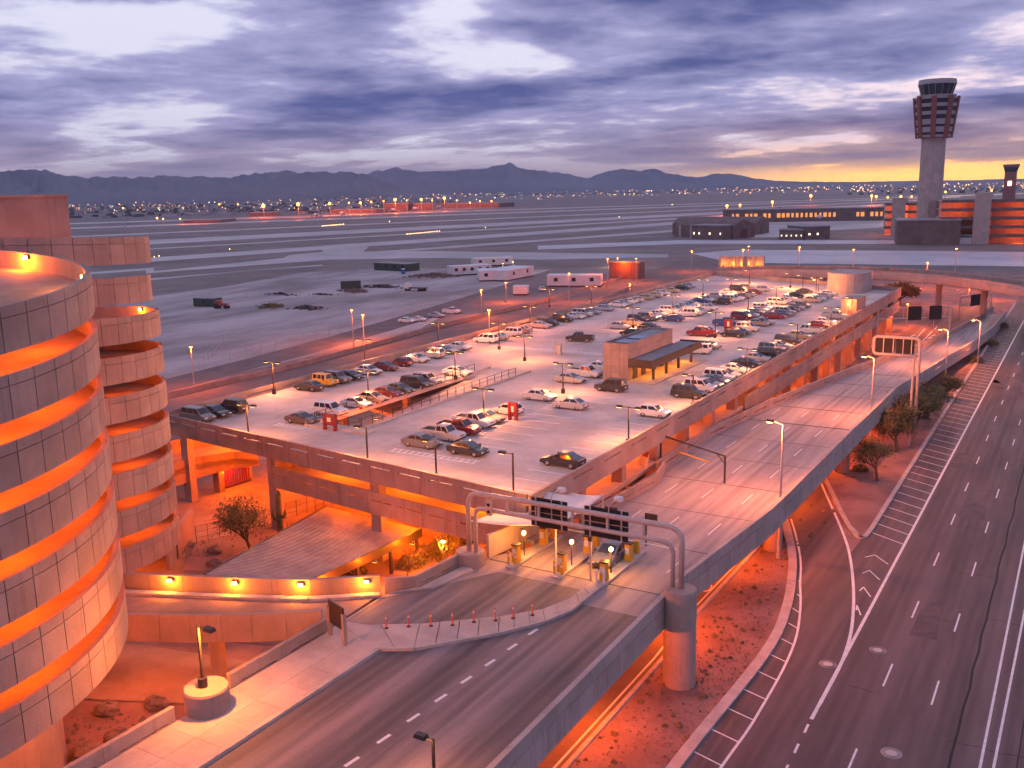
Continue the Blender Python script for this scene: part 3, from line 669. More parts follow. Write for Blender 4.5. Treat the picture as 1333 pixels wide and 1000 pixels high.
# second level
L2 = 5.75
m = MB(); m.prism([(-37, nly(-37) + 1.2), (-37, 236), (-90, 262), (-89.3, 100), (-70, 94), (-70, nly(-70) + 1.2)], L2 - .45, L2); m.build('middle_slab', M['deck'], gar)
wall_run(gar, 'level_parapet', [(-70, nly(-70) + .35), (-37.6, nly(-37.6) + .35)], [L2 - 1.05] * 2, 2.15, 0.25, 3.65, M['fascia'], (0.14, 0.86, 0.60, 0.68), 0.012)
wall_run(gar, 'level_parapet', [(-36.75, 120), (-36.75, 236)], [L2 - 1.2] * 2, 2.3, 0.25, 6.1, M['panel'], (0.2, 0.8, 0.68, 0.735), 0.012)
wall_run(gar, 'level_parapet', [(-70, 94), (-70, nly(-70) + .4)], [L2 - 1.05] * 2, 2.15, 0.25, 5.0, M['fascia'], None, 0.012)
for x in (-69.6, -54.7, -39.8):
    y = nly(x) + .75; m = MB(); m.box(x - .55, x + .55, y - .3, y + .6, 0, GZ - 1.1); m.build('column', M['fascia'], gar)
m = MB(); m.box(-85.4, -84.3, nly(-85) + .5, nly(-85) + 1.4, 0, GZ - 1.1); m.build('column', M['fascia'], gar)
for k in range(19):
    y = 74 + 8.7 * k; m = MB(); m.box(-38.3, -37.15, y - .45, y + .45, 0, GZ - .46); m.build('column', M['panel'], gar)
for x in (-47, -57, -64, -75, -86):
    for k in range(8):
        y = 80 + 18 * k
        if x == -64 and y < 118: continue
        m = MB(); m.box(x - .4, x + .4, y - .4, y + .4, 0, GZ - .46); m.build('column', M['panel'], gar)
strip('garage_ground_floor', [(-37.2, 60), (-37.2, 236), (-92, 262), (-92, 62)], M['floor_conc'], 0.11)
# lamps inside, level two and ground level
li = 0
spots2 = [(-45, 70), (-54, 71.5), (-63, 72.5), (-42, 82), (-52, 84), (-62, 86), (-40.5, 92), (-40.5, 104), (-41, 118), (-41, 134), (-41, 150), (-41, 166), (-41, 182), (-41, 198), (-41, 214)]
for k, (x, y) in enumerate(spots2):
    under_lamp((x, y, GZ - .62), 420 if y < 90 else 240, label='%s orange ceiling lamp on the garage middle level' % ORD[k], group='ceiling lamps on the garage middle level', name='ceiling_lamp')
spots1 = [(-45, 68), (-54, 70), (-64, 72), (-78, 72), (-86, 78), (-76, 84), (-50, 80), (-60, 84), (-38.6, 128), (-38.6, 145), (-38.6, 162), (-38.6, 179), (-38.6, 196), (-38.6, 213), (-38.6, 228)]
for k, (x, y) in enumerate(spots1):
    z = L2 - .62 if x > -70 else GZ - .62
    under_lamp((x, y, z), 1300 if x < -70 else (900 if y < 100 else 700), label='%s orange ceiling lamp on the garage ground level' % ORD[k], group='ceiling lamps on the garage ground level', name='ceiling_lamp')
# stall markings on the roof: one sheet of paint lines
m = MB()
for (x0, x1, ya, yb) in ((-89.0, -83.6, 72, 232), (-75.6, -71.0, 77, 112), (-74.0, -69.0, 146, 232), (-68.6, -63.6, 146, 232), (-58.0, -53.0, 74, 104), (-58.0, -53.0, 132, 228), (-52.6, -47.6, 72, 104), (-52.6, -47.6, 136, 228), (-42.2, -37.4, 67, 230)):
    y = ya
    while y < yb:
        m.box(x0, x1, y - .075, y + .075, GZ, GZ + 0.006); y += 2.85
for (x, ya, yb) in ((-52.8, 72, 104), (-52.8, 140, 228), (-68.8, 146, 232)): m.box(x - .05, x + .05, ya, yb, GZ + .001, GZ + 0.008)
tag(m.build('stall_marking', M['white'], gar), 'white painted stall lines on the roof deck', kind='stuff')
def hatched_end(x0, x1, y, w, n, tip):
    m = MB(); m.box(x0, x1, y - w/2, y - w/2 + .15, GZ, GZ + .007); m.box(x0, x1, y + w/2 - .15, y + w/2, GZ, GZ + .007)
    for k in range(n):
        x = x0 + (x1 - x0) * (k + .5) / n; m.box(x - .14, x + .14, y - w/2, y + w/2, GZ + .0005, GZ + .0085)
    m.build('hatched_zone', M['white'], gar)
hatched_end(-57.6, -47.4, 72.4, 1.1, 14, 0); hatched_end(-75.8, -71.4, 75.2, 1.1, 8, 0)
def crosswalk(x0, x1, y, n):
    for k in range(n):
        x = x0 + (x1 - x0) * k / n
        m = MB(); m.sheet([(x, y - 1.0, GZ + .007), (x + .35, y - 1.0, GZ + .007), (x + .75, y + 1.0, GZ + .007), (x + .40, y + 1.0, GZ + .007)]); m.build('crossing_bar', M['white'], gar)
crosswalk(-82.5, -54.5, 131, 36)
# down-ramp opening with kerb and railings
m = MB()
m.hexa([(HX0, HY0, 5.8), (HX1, HY0, 5.8), (HX1, HY1, 8.7), (HX0, HY1, 8.7), (HX0, HY0, 6.1), (HX1, HY0, 6.1), (HX1, HY1, 8.98), (HX0, HY1, 8.98)])
m.build('down_ramp', M['deck'], gar)
for (x, s) in ((HX0, -1), (HX1, 1)):
    m = MB(); m.box(min(x, x + s*.25), max(x, x + s*.25), HY0, HY1, GZ, GZ + .22); m.build('kerb', M['kerb'], gar)
m = MB(); m.box(HX0 - .25, HX1 + 1.8, HY0 - 1.6, HY0, GZ, GZ + .2); m.build('kerb', M['kerb'], gar)
rail = thing('ramp_railing', 'dark metal railing around the sunken car ramp on the roof', 'railing', (0, 0, GZ + .2))
for x in (HX0 - .12, HX1 + .12):
    n = 19
    for k in range(n):
        y = HY0 + (HY1 - 4 - HY0) * k / (n - 1); m = MB(); m.box(x - .035, x + .035, y - .035, y + .035, 0, 1.05); m.build('post', M['bronze'], rail)
    for z in (.5, 1.0):
        m = MB(); m.box(x - .025, x + .025, HY0, HY1 - 4, z, z + .05); m.build('rail', M['bronze'], rail)
for k in range(5):
    x = HX0 + (HX1 - HX0) * k / 4; m = MB(); m.box(x - .035, x + .035, HY0 - .15, HY0 - .08, 0, 1.05); m.build('post', M['bronze'], rail)
for z in (.5, 1.0): m = MB(); m.box(HX0, HX1, HY0 - .14, HY0 - .09, z, z + .05); m.build('rail', M['bronze'], rail)
under_lamp((-68.8, 84, GZ - .62), 260, label='orange lamp inside the sunken car ramp on the roof', name='ceiling_lamp')

# ================================================================ spiral ramps
def helix(name, label, cx, cy, R_, z0, P_, s, ks, npan, lamps, zbase, extra=None, deck_from=0):
    a0 = math.atan2(-cy, -cx); h = thing(name, label, 'ramp', (cx, cy, 0))
    slope = s * P_ / (2 * PI); dphi = 2 * PI / npan; PH = 2.2
    def curved(zlo, zhi, r0, r1, f0, f1, n=3):
        m = MB()
        for i in range(n + 1):
            f = f0 + (f1 - f0) * i / n; c, sn = math.cos(f), math.sin(f); zz = slope * f
            m.v += [(r0*c, r0*sn, zz + zlo), (r1*c, r1*sn, zz + zlo), (r1*c, r1*sn, zz + zhi), (r0*c, r0*sn, zz + zhi)]
        for i in range(n):
            b = 4 * i
            for k in range(4): m.f.append((b + k, b + 4 + k, b + 4 + (k+1) % 4, b + (k+1) % 4))
        m.f += [(0, 1, 2, 3), (4*n + 3, 4*n + 2, 4*n + 1, 4*n)]
        return m
    g = 0.026 / R_
    low_me = curved(-PH, -0.575, R_ - .04, R_ + .05, g, dphi - g).mesh('wall_panel', M['panel'])
    cap_me = curved(-0.535, 0.0, R_ - .04, R_ + .05, g, dphi - g).mesh('cap_panel', M['panel'])
    for k in ks:
        fa, fb = (-PI, PI)
        if extra and k in extra: fa, fb = extra[k]
        zt = z0 - k * P_
        def at_turn(me, nm, lo, hi, smooth=False):
            return link(nm, me, h, (0, 0, zt), a0)
        band_m = curved(-PH + .02, -0.03, R_ - .26, R_ - .05, fa, fb, int(40 * (fb - fa) / PI) + 2)
        band_m.build('parapet_band', M['panel'], h, loc=(0, 0, zt), rz=a0)
        n0, n1 = math.ceil(max(fa, -1.65) / dphi), math.floor(min(fb, 1.65) / dphi)
        for i in range(n0, n1):
            f = i * dphi
            link('wall_panel', low_me, h, (0, 0, zt + slope * f), a0 + f); link('cap_panel', cap_me, h, (0, 0, zt + slope * f), a0 + f)
        if k >= deck_from:
            dk = curved(-1.45, -1.10, R_ - 6.6, R_ - .2, fa, fb, int(40 * (fb - fa) / PI) + 2)
            dk.build('ramp_deck', M['ramp_conc'], h, loc=(0, 0, zt), rz=a0)
            ip = curved(-1.45, -0.25, R_ - 6.9, R_ - 6.6, fa, fb, int(30 * (fb - fa) / PI) + 2)
            ip.build('inner_parapet', M['ramp_conc'], h, loc=(0, 0, zt), rz=a0)
    m = MB(); m.tube([(0, 0, zbase), (0, 0, z0 - max(ks) * P_ - 2.6)], R_ - 4.2, 40); m.build('base_drum', M['panel2'], h)
    ztop = z0 - min(k for k in ks if k >= deck_from) * P_ - 1.2
    for w in range(10):
        f = 2 * PI * w / 10; x, y = (R_ - 7.4) * math.cos(f), (R_ - 7.4) * math.sin(f)
        m = MB(); m.tube([(x, y, zbase), (x, y, ztop)], 0.45, 10); m.build('column', M['panel'], h)
    i = 0
    for k, offs, w in lamps:
        for f in offs:
            zt = z0 - k * P_ + slope * f - 1.62
            r = R_ - 3.3
            under = under_lamp((cx + r * math.cos(a0 + f), cy + r * math.sin(a0 + f), zt), w, SODIUM, 'ramp_lamp', '%s orange lamp from the top inside the %s' % (ORD[i], label.split(',')[0]), group='lamps inside the spiral ramps'); i += 1
    return h, a0, slope
NE = {0: (-1.5, 3.6)}
h1, a1, s1 = helix('spiral_ramp', 'near spiral car ramp, panelled concrete bands with orange light between', -57.18, 23.59, 14.0, 28.51, 3.2, 2, range(0, 7), 56,
      [(k, (0.1, 0.7, 1.25, 2.3), 330) for k in range(0, 7)], 0.0, NE)
h2, a2, s2 = helix('spiral_ramp', 'farther spiral car ramp, smaller stack of concrete bands behind', -78.6, 48.1, 11.8, 24.83, 3.2, -1, range(-2, 7), 46,
      [(k, (0.35, 1.3, -1.6), 210) for k in range(0, 7)], 0.0, {-2: (-2.6, 1.25), -1: (-2.6, 1.2)}, -2)
# bulkhead lamps on the top rim
for k, (hh, c, R_, f, z, w) in enumerate(((h1, (-57.18, 23.59), 14.0, 2.05, 28.51 + s1 * 2.05, 300), (h1, (-57.18, 23.59), 14.0, 1.32, 28.51 + s1 * 1.32, 160), (h2, (-78.6, 48.1), 11.8, 0.55, 24.83 + s2 * .55 + 0.0, 200), (h2, (-78.6, 48.1), 11.8, 1.9, 24.83 + s2 * 1.9 + 0.0, 200))):
    aa = (a1 if hh is h1 else a2) + f
    t = thing('rim_lamp', ('bright orange lamp inside the near ramp top rim, by the left image edge', 'bright orange lamp inside the near ramp top rim, by its right end', 'small orange lamp inside the front rim of the farther ramp', 'small orange lamp on the back rim of the farther ramp')[k], 'lamp', (c[0] + (R_ - .32) * math.cos(aa), c[1] + (R_ - .32) * math.sin(aa), z - .30), aa, 'lamps on the spiral ramp rims')
    m = MB(); m.frustum((-.14, .03, -.2, .2), (-.08, .03, -.16, .16), -.1, .14); m.build('housing', M['bronze'], t)
    m = MB(); m.box(-.20, -.13, -.17, .17, -.1, .12); m.build('lens', M['wallglow'], t)
    lamp(t, (-.5, 0, -.1), w, SODIUM if k != 1 else AMBER, radius=.12)
# plain block rising behind the farther ramp
p = at(92, 300, 26); d = Vector((p.x, p.y, 0)).normalized(); c0 = d * 112; ztop = zat(c0, 256)
blk = thing('stair_tower', 'smooth peach concrete block rising behind the spiral ramps', 'building')
lx = Vector((-d.y, d.x, 0))
m = MB(); q = [c0, c0 + lx * 22 + d * 3, c0 + lx * 22 + d * 16, c0 + d * 13]; m.prism([(v.x, v.y) for v in q], 0, ztop); m.build('wall', M['panel'], blk)
m = MB(); q = [c0 - lx * .15 - d * .15, c0 + lx * 22 + d * 2.85, c0 + lx * 22 + d * 16, c0 - lx * .15 + d * 13]; m.prism([(v.x, v.y) for v in q], ztop, ztop + .25); m.build('coping', M['panel'], blk)
tw = c0 + lx * 8 - d * 9
under_lamp((tw.x, tw.y, 28.2), 420, label='orange lamp beside the peach block behind the ramps', name='rim_lamp')
# ================================================================ vehicles
def side_body(prof, hw, arches, inset=0.10, drop=0.07):
    """side profile (x, z) extruded across the car with wheel arches and rounded flanks"""
    bottom = []
    for (ax, ar) in arches:
        bottom += [(ax - ar, 0.22), (ax - ar * .75, 0.22 + ar * .62), (ax, 0.22 + ar * .85), (ax + ar * .75, 0.22 + ar * .62), (ax + ar, 0.22)]
    poly = bottom + prof                                   # bottom left>right, then over the top right>left
    n = len(poly); m = MB()
    secs = [(-hw, True), (-hw + inset, False), (hw - inset, False), (hw, True)]
    for y, o in secs:
        for (x, z) in poly:
            zz = z - drop if (o and z > 0.55) else z
            xx = x * 0.985 if o else x
            m.v.append((xx, y, zz))
    for s in range(3):
        for i in range(n):
            a, b = s * n + i, s * n + (i + 1) % n
            m.f.append((a, b, b + n, a + n))
    m.f.append(tuple(range(n))[::-1]); m.f.append(tuple(range(3 * n, 4 * n)))
    return m
def quad_on(m, pts, out=0.012):
    a, b, c = Vector(pts[0]), Vector(pts[1]), Vector(pts[2]); n = (b - a).cross(c - a).normalized() * out
    m.hexa([Vector(p) for p in pts] + [Vector(p) + n for p in pts])
def lerp3(a, b, t): return tuple(a[i] + (b[i] - a[i]) * t for i in range(3))
CAR = {}
def make_kind(kind):
    """mesh set for one kind of vehicle; +X is forward"""
    P_ = dict(
        sedan=dict(L=4.7, hw=.91, wb=(-1.38, 1.40), prof=[(2.34, .42), (2.34, .60), (2.22, .72), (1.75, .83), (1.15, .93), (-1.75, 1.0), (-2.18, .98), (-2.32, .88), (-2.36, .66), (-2.34, .36)], cab=[(-1.95, 1.28), (-.98, .18)], belt=.95, roof=1.44),
        coupe=dict(L=4.5, hw=.90, wb=(-1.30, 1.36), prof=[(2.24, .42), (2.24, .56), (2.10, .68), (1.6, .78), (1.0, .88), (-1.62, .96), (-2.05, .93), (-2.2, .84), (-2.26, .62), (-2.24, .36)], cab=[(-1.95, 1.12), (-0.80, .02)], belt=.90, roof=1.34),
        hatch=dict(L=4.1, hw=.86, wb=(-1.20, 1.25), prof=[(2.02, .42), (2.00, .64), (1.85, .76), (0.95, .94), (-1.75, .98), (-1.98, .90), (-2.04, .70), (-2.04, .36)], cab=[(-1.95, 1.0), (-1.55, .25)], belt=.92, roof=1.46),
        suv=dict(L=4.7, hw=.94, wb=(-1.38, 1.38), prof=[(2.28, .48), (2.28, .78), (2.15, .92), (1.00, 1.06), (-2.15, 1.10), (-2.30, 1.0), (-2.34, .75), (-2.34, .42)], cab=[(-2.28, 1.10), (-2.05, .45)], belt=1.05, roof=1.78),
        van=dict(L=4.9, hw=.95, wb=(-1.45, 1.50), prof=[(2.42, .44), (2.42, .70), (2.25, .84), (1.45, 1.02), (-2.30, 1.06), (-2.40, .95), (-2.44, .72), (-2.44, .38)], cab=[(-2.38, 1.55), (-2.15, .70)], belt=1.0, roof=1.74),
        pickup=dict(L=5.4, hw=.95, wb=(-1.65, 1.70), prof=[(2.66, .50), (2.66, .82), (2.50, .98), (1.40, 1.10), (-2.55, 1.10), (-2.68, 1.05), (-2.70, .80), (-2.70, .48)], cab=[(-.55, 1.45), (-.40, .80)], belt=1.08, roof=1.80),
        jeep=dict(L=4.1, hw=.88, wb=(-1.20, 1.25), prof=[(2.02, .55), (2.02, .92), (1.95, 1.0), (0.80, 1.06), (-1.85, 1.06), (-1.95, 1.0), (-2.0, .80), (-2.0, .50)], cab=[(-1.92, .80), (-1.88, .62)], belt=1.04, roof=1.85))[kind]
    hw = P_['hw']; D = {}; ar = .40 if kind in ('suv', 'pickup', 'jeep') else .36
    x0, x1 = -P_['L'] / 2 + .04, P_['L'] / 2 - .04
    prof = P_['prof']
    body = side_body(prof, hw, [(P_['wb'][0], ar), (P_['wb'][1], ar)])
    (cb0, cb1), (ct0, ct1) = P_['cab']; zb, zr = P_['belt'] - .02, P_['roof']; wb_, wt = hw - .06, hw - .24
    body.frustum((cb0, cb1, -wb_, wb_), (ct0, ct1, -wt, wt), zb, zr)
    body.frustum((ct0, ct1, -wt, wt), (ct0 + .10, ct1 - .10, -wt + .08, wt - .08), zr - .001, zr + .04)
    if kind == 'pickup':
        b = MB(); b.box(-2.55, -.68, -hw + .14, hw - .14, 1.06, 1.112); D['bed'] = (b.mesh('bed', M['rubber']), None)
        body.box(-2.62, -.60, -hw + .02, -hw + .13, 1.05, 1.22); body.box(-2.62, -.60, hw - .13, hw - .02, 1.05, 1.22); body.box(-2.66, -2.56, -hw + .05, hw - .05, 1.05, 1.22)
    bm_ = body.mesh('body', M['paint'], True); bm_.set_sharp_from_angle(angle=math.radians(32)); D['body'] = (bm_, None)
    def face(pts, a, b, c, d):                            # inset quad inside a face: fractions along u (a..b) and v (c..d)
        p00, p10, p11, p01 = pts
        f = lambda u, v: lerp3(lerp3(p00, p10, u), lerp3(p01, p11, u), v)
        return [f(a, c), f(b, c), f(b, d), f(a, d)]
    fr = [(cb1, -wb_, zb), (cb1, wb_, zb), (ct1, wt, zr), (ct1, -wt, zr)]
    w = MB(); quad_on(w, face(fr, .07, .93, .12, .93)); D['windshield'] = (w.mesh('windshield', M['glass']), None)
    rr = [(cb0, wb_, zb), (cb0, -wb_, zb), (ct0, -wt, zr), (ct0, wt, zr)]
    w = MB(); quad_on(w, face(rr, .09, .91, .16, .90)); D['rear_window'] = (w.mesh('rear_window', M['glass']), None)
    sides = []
    cuts = {'sedan': [(.10, .50), (.55, .92)], 'coupe': [(.14, .44), (.48, .92)], 'hatch': [(.08, .48), (.53, .94)], 'suv': [(.05, .33), (.37, .64), (.68, .96)], 'van': [(.05, .36), (.40, .68), (.72, .96)], 'pickup': [(.08, .48), (.54, .94)], 'jeep': [(.06, .34), (.40, .66), (.72, .95)]}[kind]
    rt = [(cb0, -wb_, zb), (cb1, -wb_, zb), (ct1, -wt, zr), (ct0, -wt, zr)]
    lt = [(cb1, wb_, zb), (cb0, wb_, zb), (ct0, wt, zr), (ct1, wt, zr)]
    for a, b in cuts:
        w = MB(); quad_on(w, face(rt, a, b, .18, .90)); sides.append(w.mesh('side_window', M['glass']))
        w = MB(); quad_on(w, face(lt, 1 - b, 1 - a, .18, .90)); sides.append(w.mesh('side_window', M['glass']))
    D['side_window'] = sides
    rw = .38 if kind in ('suv', 'pickup', 'jeep') else .335
    wm = MB(); wm.tube([(0, -.11, 0), (0, .11, 0)], rw, 14); rm = MB(); rm.tube([(0, -.118, 0), (0, .118, 0)], rw * .62, 12)
    D['wheel'] = (wm.mesh('wheel', M['rubber']), rm.mesh('rim', M['rim'])); D['wheel_at'] = [(x, s * (hw - .13), rw) for x in P_['wb'] for s in (-1, 1)]
    fx = max(p[0] for p in prof); hz = prof[1][1] - .02; bz = prof[-2][1]
    h = MB(); h.box(fx - .16, fx + .015, -.22, .22, hz - .06, hz + .07); D['headlight'] = (h.mesh('headlight', M['headlens']), [(0, s * (hw - .34), 0) for s in (-1, 1)])
    bx = min(p[0] for p in prof); h = MB(); h.box(bx - .015, bx + .12, -.16, .16, bz - .02, bz + .16); D['tail_light'] = (h.mesh('tail_light', M['taillens']), [(0, s * (hw - .22), 0) for s in (-1, 1)])
    D['mirror'] = []
    for s in (-1, 1):
        h = MB(); h.box(cb1 - .38, cb1 - .18, min(s * (hw - .06), s * (hw + .12)), max(s * (hw - .06), s * (hw + .12)), zb + .04, zb + .20); D['mirror'].append(h.mesh('mirror', M['bumper']))
    h = MB(); h.box(fx + .0, fx + .02, -hw * .38, hw * .38, hz - .10, hz + .02); D['grille'] = (h.mesh('grille', M['bumper']), None)
    h = MB(); h.box(bx - .022, bx - .002, -.26, .26, bz - .16, bz - .02); D['number_plate'] = (h.mesh('number_plate', M['signface']), None)
    D['door_handle'] = []
    D['bumper'] = []
    for bx0, bx1, bz0 in ((fx - .10, fx + .03, .30), (bx - .03, bx + .10, .32)):
        h = MB(); h.box(bx0, bx1, -hw + .12, hw - .12, bz0, bz0 + .17); D['bumper'].append(h.mesh('bumper', M['bumper']))
    return D
M['headlens'] = plain('headlight_lens', (0.75, 0.75, 0.75), 0.15, 0.2, 0.5); M['taillens'] = plain('tail_light_lens', (0.35, 0.02, 0.02), 0.2, 0.0, 0.5)
M['bumper'] = plain('bumper_plastic', (0.05, 0.05, 0.05), 0.7)
COL = dict(w=(.78, .76, .74), i=(.46, .46, .47), g=(.20, .20, .215), k=(.035, .035, .04), r=(.30, .03, .03), m=(.16, .025, .03), b=(.04, .08, .26), t=(.45, .36, .26), y=(.75, .42, .03), n=(.06, .10, .09), o=(.52, .44, .30), z=(.12, .085, .065))
CNAME = dict(w='white', i='silver', g='grey', k='black', r='red', m='maroon', b='blue', t='tan', y='yellow', n='dark green', o='gold', z='dark bronze')
KN = dict(s='sedan', u='suv', p='pickup', v='van', h='hatch', j='jeep', c='coupe')
KLAB = dict(sedan='sedan', suv='SUV', pickup='pickup truck', van='minivan', hatch='hatchback', jeep='boxy off-roader', coupe='coupe')
def make_car(kind, col, loc, rz, label, group, lit=False):
    if kind not in CAR: CAR[kind] = make_kind(kind)
    D = CAR[kind]; t = thing('parked_car' if group else 'car', label, 'car' if kind not in ('pickup', 'van') else ('pickup' if kind == 'pickup' else 'van'), loc, rz, group)
    rnd = random.Random(hash((round(loc[0], 1), round(loc[1], 1)))); j = 1 + rnd.uniform(-.12, .12)
    c = tuple(min(1, v * j) for v in COL[col])
    for nm in ('body', 'windshield', 'rear_window', 'bed', 'grille', 'number_plate'):
        if nm in D: o = link(nm, D[nm][0], t); o.color = (*c, 1)
    for me in D['side_window']: link('side_window', me, t)
    for me in D['bumper']: link('bumper', me, t)
    for me in D['mirror']: link('mirror', me, t)
    for p_ in D['wheel_at']:
        wv = link('wheel', D['wheel'][0], t, p_); link('rim', D['wheel'][1], wv)
    for p_ in D['headlight'][1]: link('headlight', D['headlight'][0], t, p_)
    for p_ in D['tail_light'][1]: link('tail_light', D['tail_light'][0], t, p_)
    return t
# px, py, kind+colour, heading (R = nose to the right parapet, L = nose to the left)
CARS = '''248,541,vgR 279,537,skR 302,531,ukL 398,503,skL 416,497,jyR 436,494,ugR 457,491,skR 489,484,swR 502,478,smR 519,472,hmL 549,468,swR 564,462,uiL 588,457,siR 602,452,swR
642,443,vwL 660,440,siL 676,435,uwL 690,431,sgL 706,424,siR 713,421,ukR 734,416,ukR 750,412,swR 760,409,viR 768,406,siR 791,402,siR 803,397,swR 812,395,siR 821,393,swL 830,391,siL 843,388,stR 855,385,soL 863,382,swR 879,379,soL 890,375,skR 904,373,siR
397,546,czR 427,535,uwR 462,525,cwR 488,519,stR 505,512,smR 526,508,snR 538,500,vkR 557,498,uiR 600,485,swR
551,576,sgR 574,566,piR 592,558,prR 604,548,pwR 635,547,soR 652,533,hwL 706,516,swR 606,585,skR 736,526,siL
757,495,siR 772,487,pwR 781,478,swR 793,504,ukL
740,601,skL 862,538,hwR 908,514,ukR 914,505,uwR 924,504,siR 937,498,sgR 946,493,uwR 949,488,siR 966,482,swR 980,474,skR 991,467,siR 1004,462,ukL 1016,456,ugR 1026,451,siR 1033,445,ukR 1050,438,stR 1058,431,pwL 1076,424,srR 1088,420,swR 1090,412,piR
810,425,siR 820,420,stR 827,417,ukR 840,414,ugR 850,414,swR 844,426,skR 812,433,skL 856,409,swR 868,405,uwR 878,403,siR 889,399,swR 877,415,sbL 895,409,uwL 884,403,swR 893,399,siR 900,396,swR 910,392,sbR 920,390,swR 934,386,siR 946,390,vwR 945,394,ukL 902,407,uwR 913,405,siR 924,401,swR 958,390,uwR 966,386,sgR 976,384,siR 988,381,srR 998,377,siR 964,377,ukR 950,381,swR 972,374,soR
964,413,umR 973,410,siR 982,407,sgR 992,404,swR 1002,402,uwR 1010,399,swR 1006,394,vwR 1024,392,siR 1034,389,swR 1044,385,skR 1050,380,skR 1010,412,srR 1018,409,sgR 1027,407,uiR 1034,404,skR 1042,401,sgR 1048,398,sgR 1061,391,soR 1069,389,swR 1077,386,siR 1084,383,swR 946,421,pbR 988,421,stR 996,419,siR 916,434,prL 926,432,swR 955,435,skL 968,433,skR 975,428,uwR 921,450,soR 904,456,uwL'''.split()
FILES = [(-85.0, 'row along left parapet'), (-73.2, 'row beside sunken ramp'), (-71.2, 'left file of upper double row'), (-66.0, 'right file of upper double row'), (-55.3, 'left file of middle double row'), (-49.9, 'right file of middle double row'), (-39.6, 'row along right parapet')]
rowcars = {}
for s in CARS:
    px, py, kd = s.split(','); p = at(float(px), float(py), GZ + .45)
    if p.x > -60 and p.x < -52.7 and 108 < p.y < 122: f = 4
    else:
        cand = [i for i in range(7) if not (i == 1 and p.y > 115) and not (i in (2, 3) and p.y < 120)]
        f = min(cand, key=lambda i: abs(FILES[i][0] - p.x))
    rowcars.setdefault(f, []).append((p.y, kd))
n_car = 0
for f, lst in rowcars.items():
    lst.sort(); y_prev = -99
    for i, (y, kd) in enumerate(lst):
        y = max(y, y_prev + 2.35); y_prev = y
        x = FILES[f][0] + random.uniform(-.25, .25)
        if f == 4 and 108 < y < 122: x = -57.0
        kind, col, hd = KN[kd[0]], kd[1], kd[2]
        if f == 6: x = -39.9
        make_car(kind, col, (x, y, GZ + .006), (0 if hd == 'R' else PI) + random.uniform(-.03, .03),
                 '%s %s, %s from near end of %s' % (CNAME[col], KLAB[kind], ORD[i], FILES[f][1]), 'cars parked on the garage roof').scale = (.87, .87, .87); n_car += 1
p = at(755, 442, GZ + .3); make_car('pickup', 'k', (p.x, p.y, GZ + .006), PI + .15, 'dark pickup truck driving alone across the open roof deck', None).scale = (.87, .87, .87)
# ground-level cars in the works yard and at the ticket lanes
for k, (px, py, kd) in enumerate(((530, 418, 'sw'), (545, 416, 'cw'), (568, 411, 'si'), (588, 406, 'pw'), (683, 378, 'pw'), (705, 377, 'sw'))):
    p = at(px, py, .5); make_car(KN[kd[0]], kd[1], (p.x, p.y, 0.05), .1 if k < 4 else 2.2, '%s %s, %s from the left of the vehicles parked in the works yard' % (CNAME[kd[1]], KLAB[KN[kd[0]]], ORD[k]), 'vehicles in the works yard')
make_car('sedan', 'g', (-29.9, 64.3, DZ + .016), -PI / 2, 'grey sedan waiting at the ticket lane under the gantry', None)

# ================================================================ lamp posts
def deck_lamp(x, y, z, h, label, group, double=True, watts=900, arm=1.0, ang=0.0, col=(1.0, .30, .085)):
    t = thing('lamp_post', label, 'lamp post', (x, y, z), ang, group)
    m = MB(); m.tube([(0, 0, 0), (0, 0, .55)], .26, 12); m.build('plinth', M['bronze'], t)
    m = MB(); m.box(-.06, .06, -.06, .06, .55, h); m.build('pole', M['bronze'], t)
    for s in ((-1, 1) if double else (-1,)):
        m = MB(); m.box(min(0, s*arm), max(0, s*arm), -.04, .04, h - .12, h - .04); m.build('arm', M['bronze'], t)
        m = MB(); m.frustum((s*arm - .34, s*arm + .34, -.2, .2), (s*arm - .28, s*arm + .28, -.16, .16), h - .14, h + .06); hd = m.build('lamp_head', M['bronze'], t)
        m = MB(); m.box(s*arm - .26, s*arm + .26, -.15, .15, h - .165, h - .142); m.build('lens', M['lampglow'], hd)
    for s in ((-1, 1) if double else (-1,)):
        lamp(t, (s * arm * .8, 0, h - .55), watts * (.55 if double else 1), col, radius=.2)
    return t
PL = [(333, 570, 528, 1), (357, 513, 471, 1), (490, 604, 556, 0), (583, 622, 577, 0), (688, 641, 590, 0), (809, 577, 532, 1), (630, 550, 512, 1), (571, 450, 422, 1), (733, 512, 475, 1), (683, 470, 441, 1), (897, 530, 488, 0), (480, 522, 489, 1), (593, 494, 460, 1), (965, 490, 458, 1), (1017, 452, 434, 0), (931, 440, 406, 1), (824, 428, 400, 1), (1010, 398, 380, 1), (715, 400, 376, 1), (770, 398, 372, 1), (1057, 427, 414, 1), (915, 385, 373, 1), (974, 404, 392, 1), (876, 412, 384, 1), (1091, 412, 396, 0), (475, 475, 444, 1), (690, 425, 402, 1), (650, 455, 420, 1), (952, 384, 366, 1), (1062, 385, 361, 1)]
posts = []
for k, (px, yb, yt, dbl) in enumerate(PL):
    p = at(px, yb, GZ); near_edge = k in (0, 2, 3, 4); x, y = p.x, p.y
    if near_edge: y = nly(x) + 0.75
    if k in (5, 10, 13, 14, 20, 24): x = -37.6
    h = max(3.8, min(7.2, zat((x, y), yt) - GZ))
    where = 'by the near parapet' if near_edge else 'by the right parapet' if x > -40 else 'by the left parapet' if x < -82 else 'among the parked cars'
    posts.append((where, math.hypot(x, y), x, y, h, dbl))
posts.sort(); cnt = {}
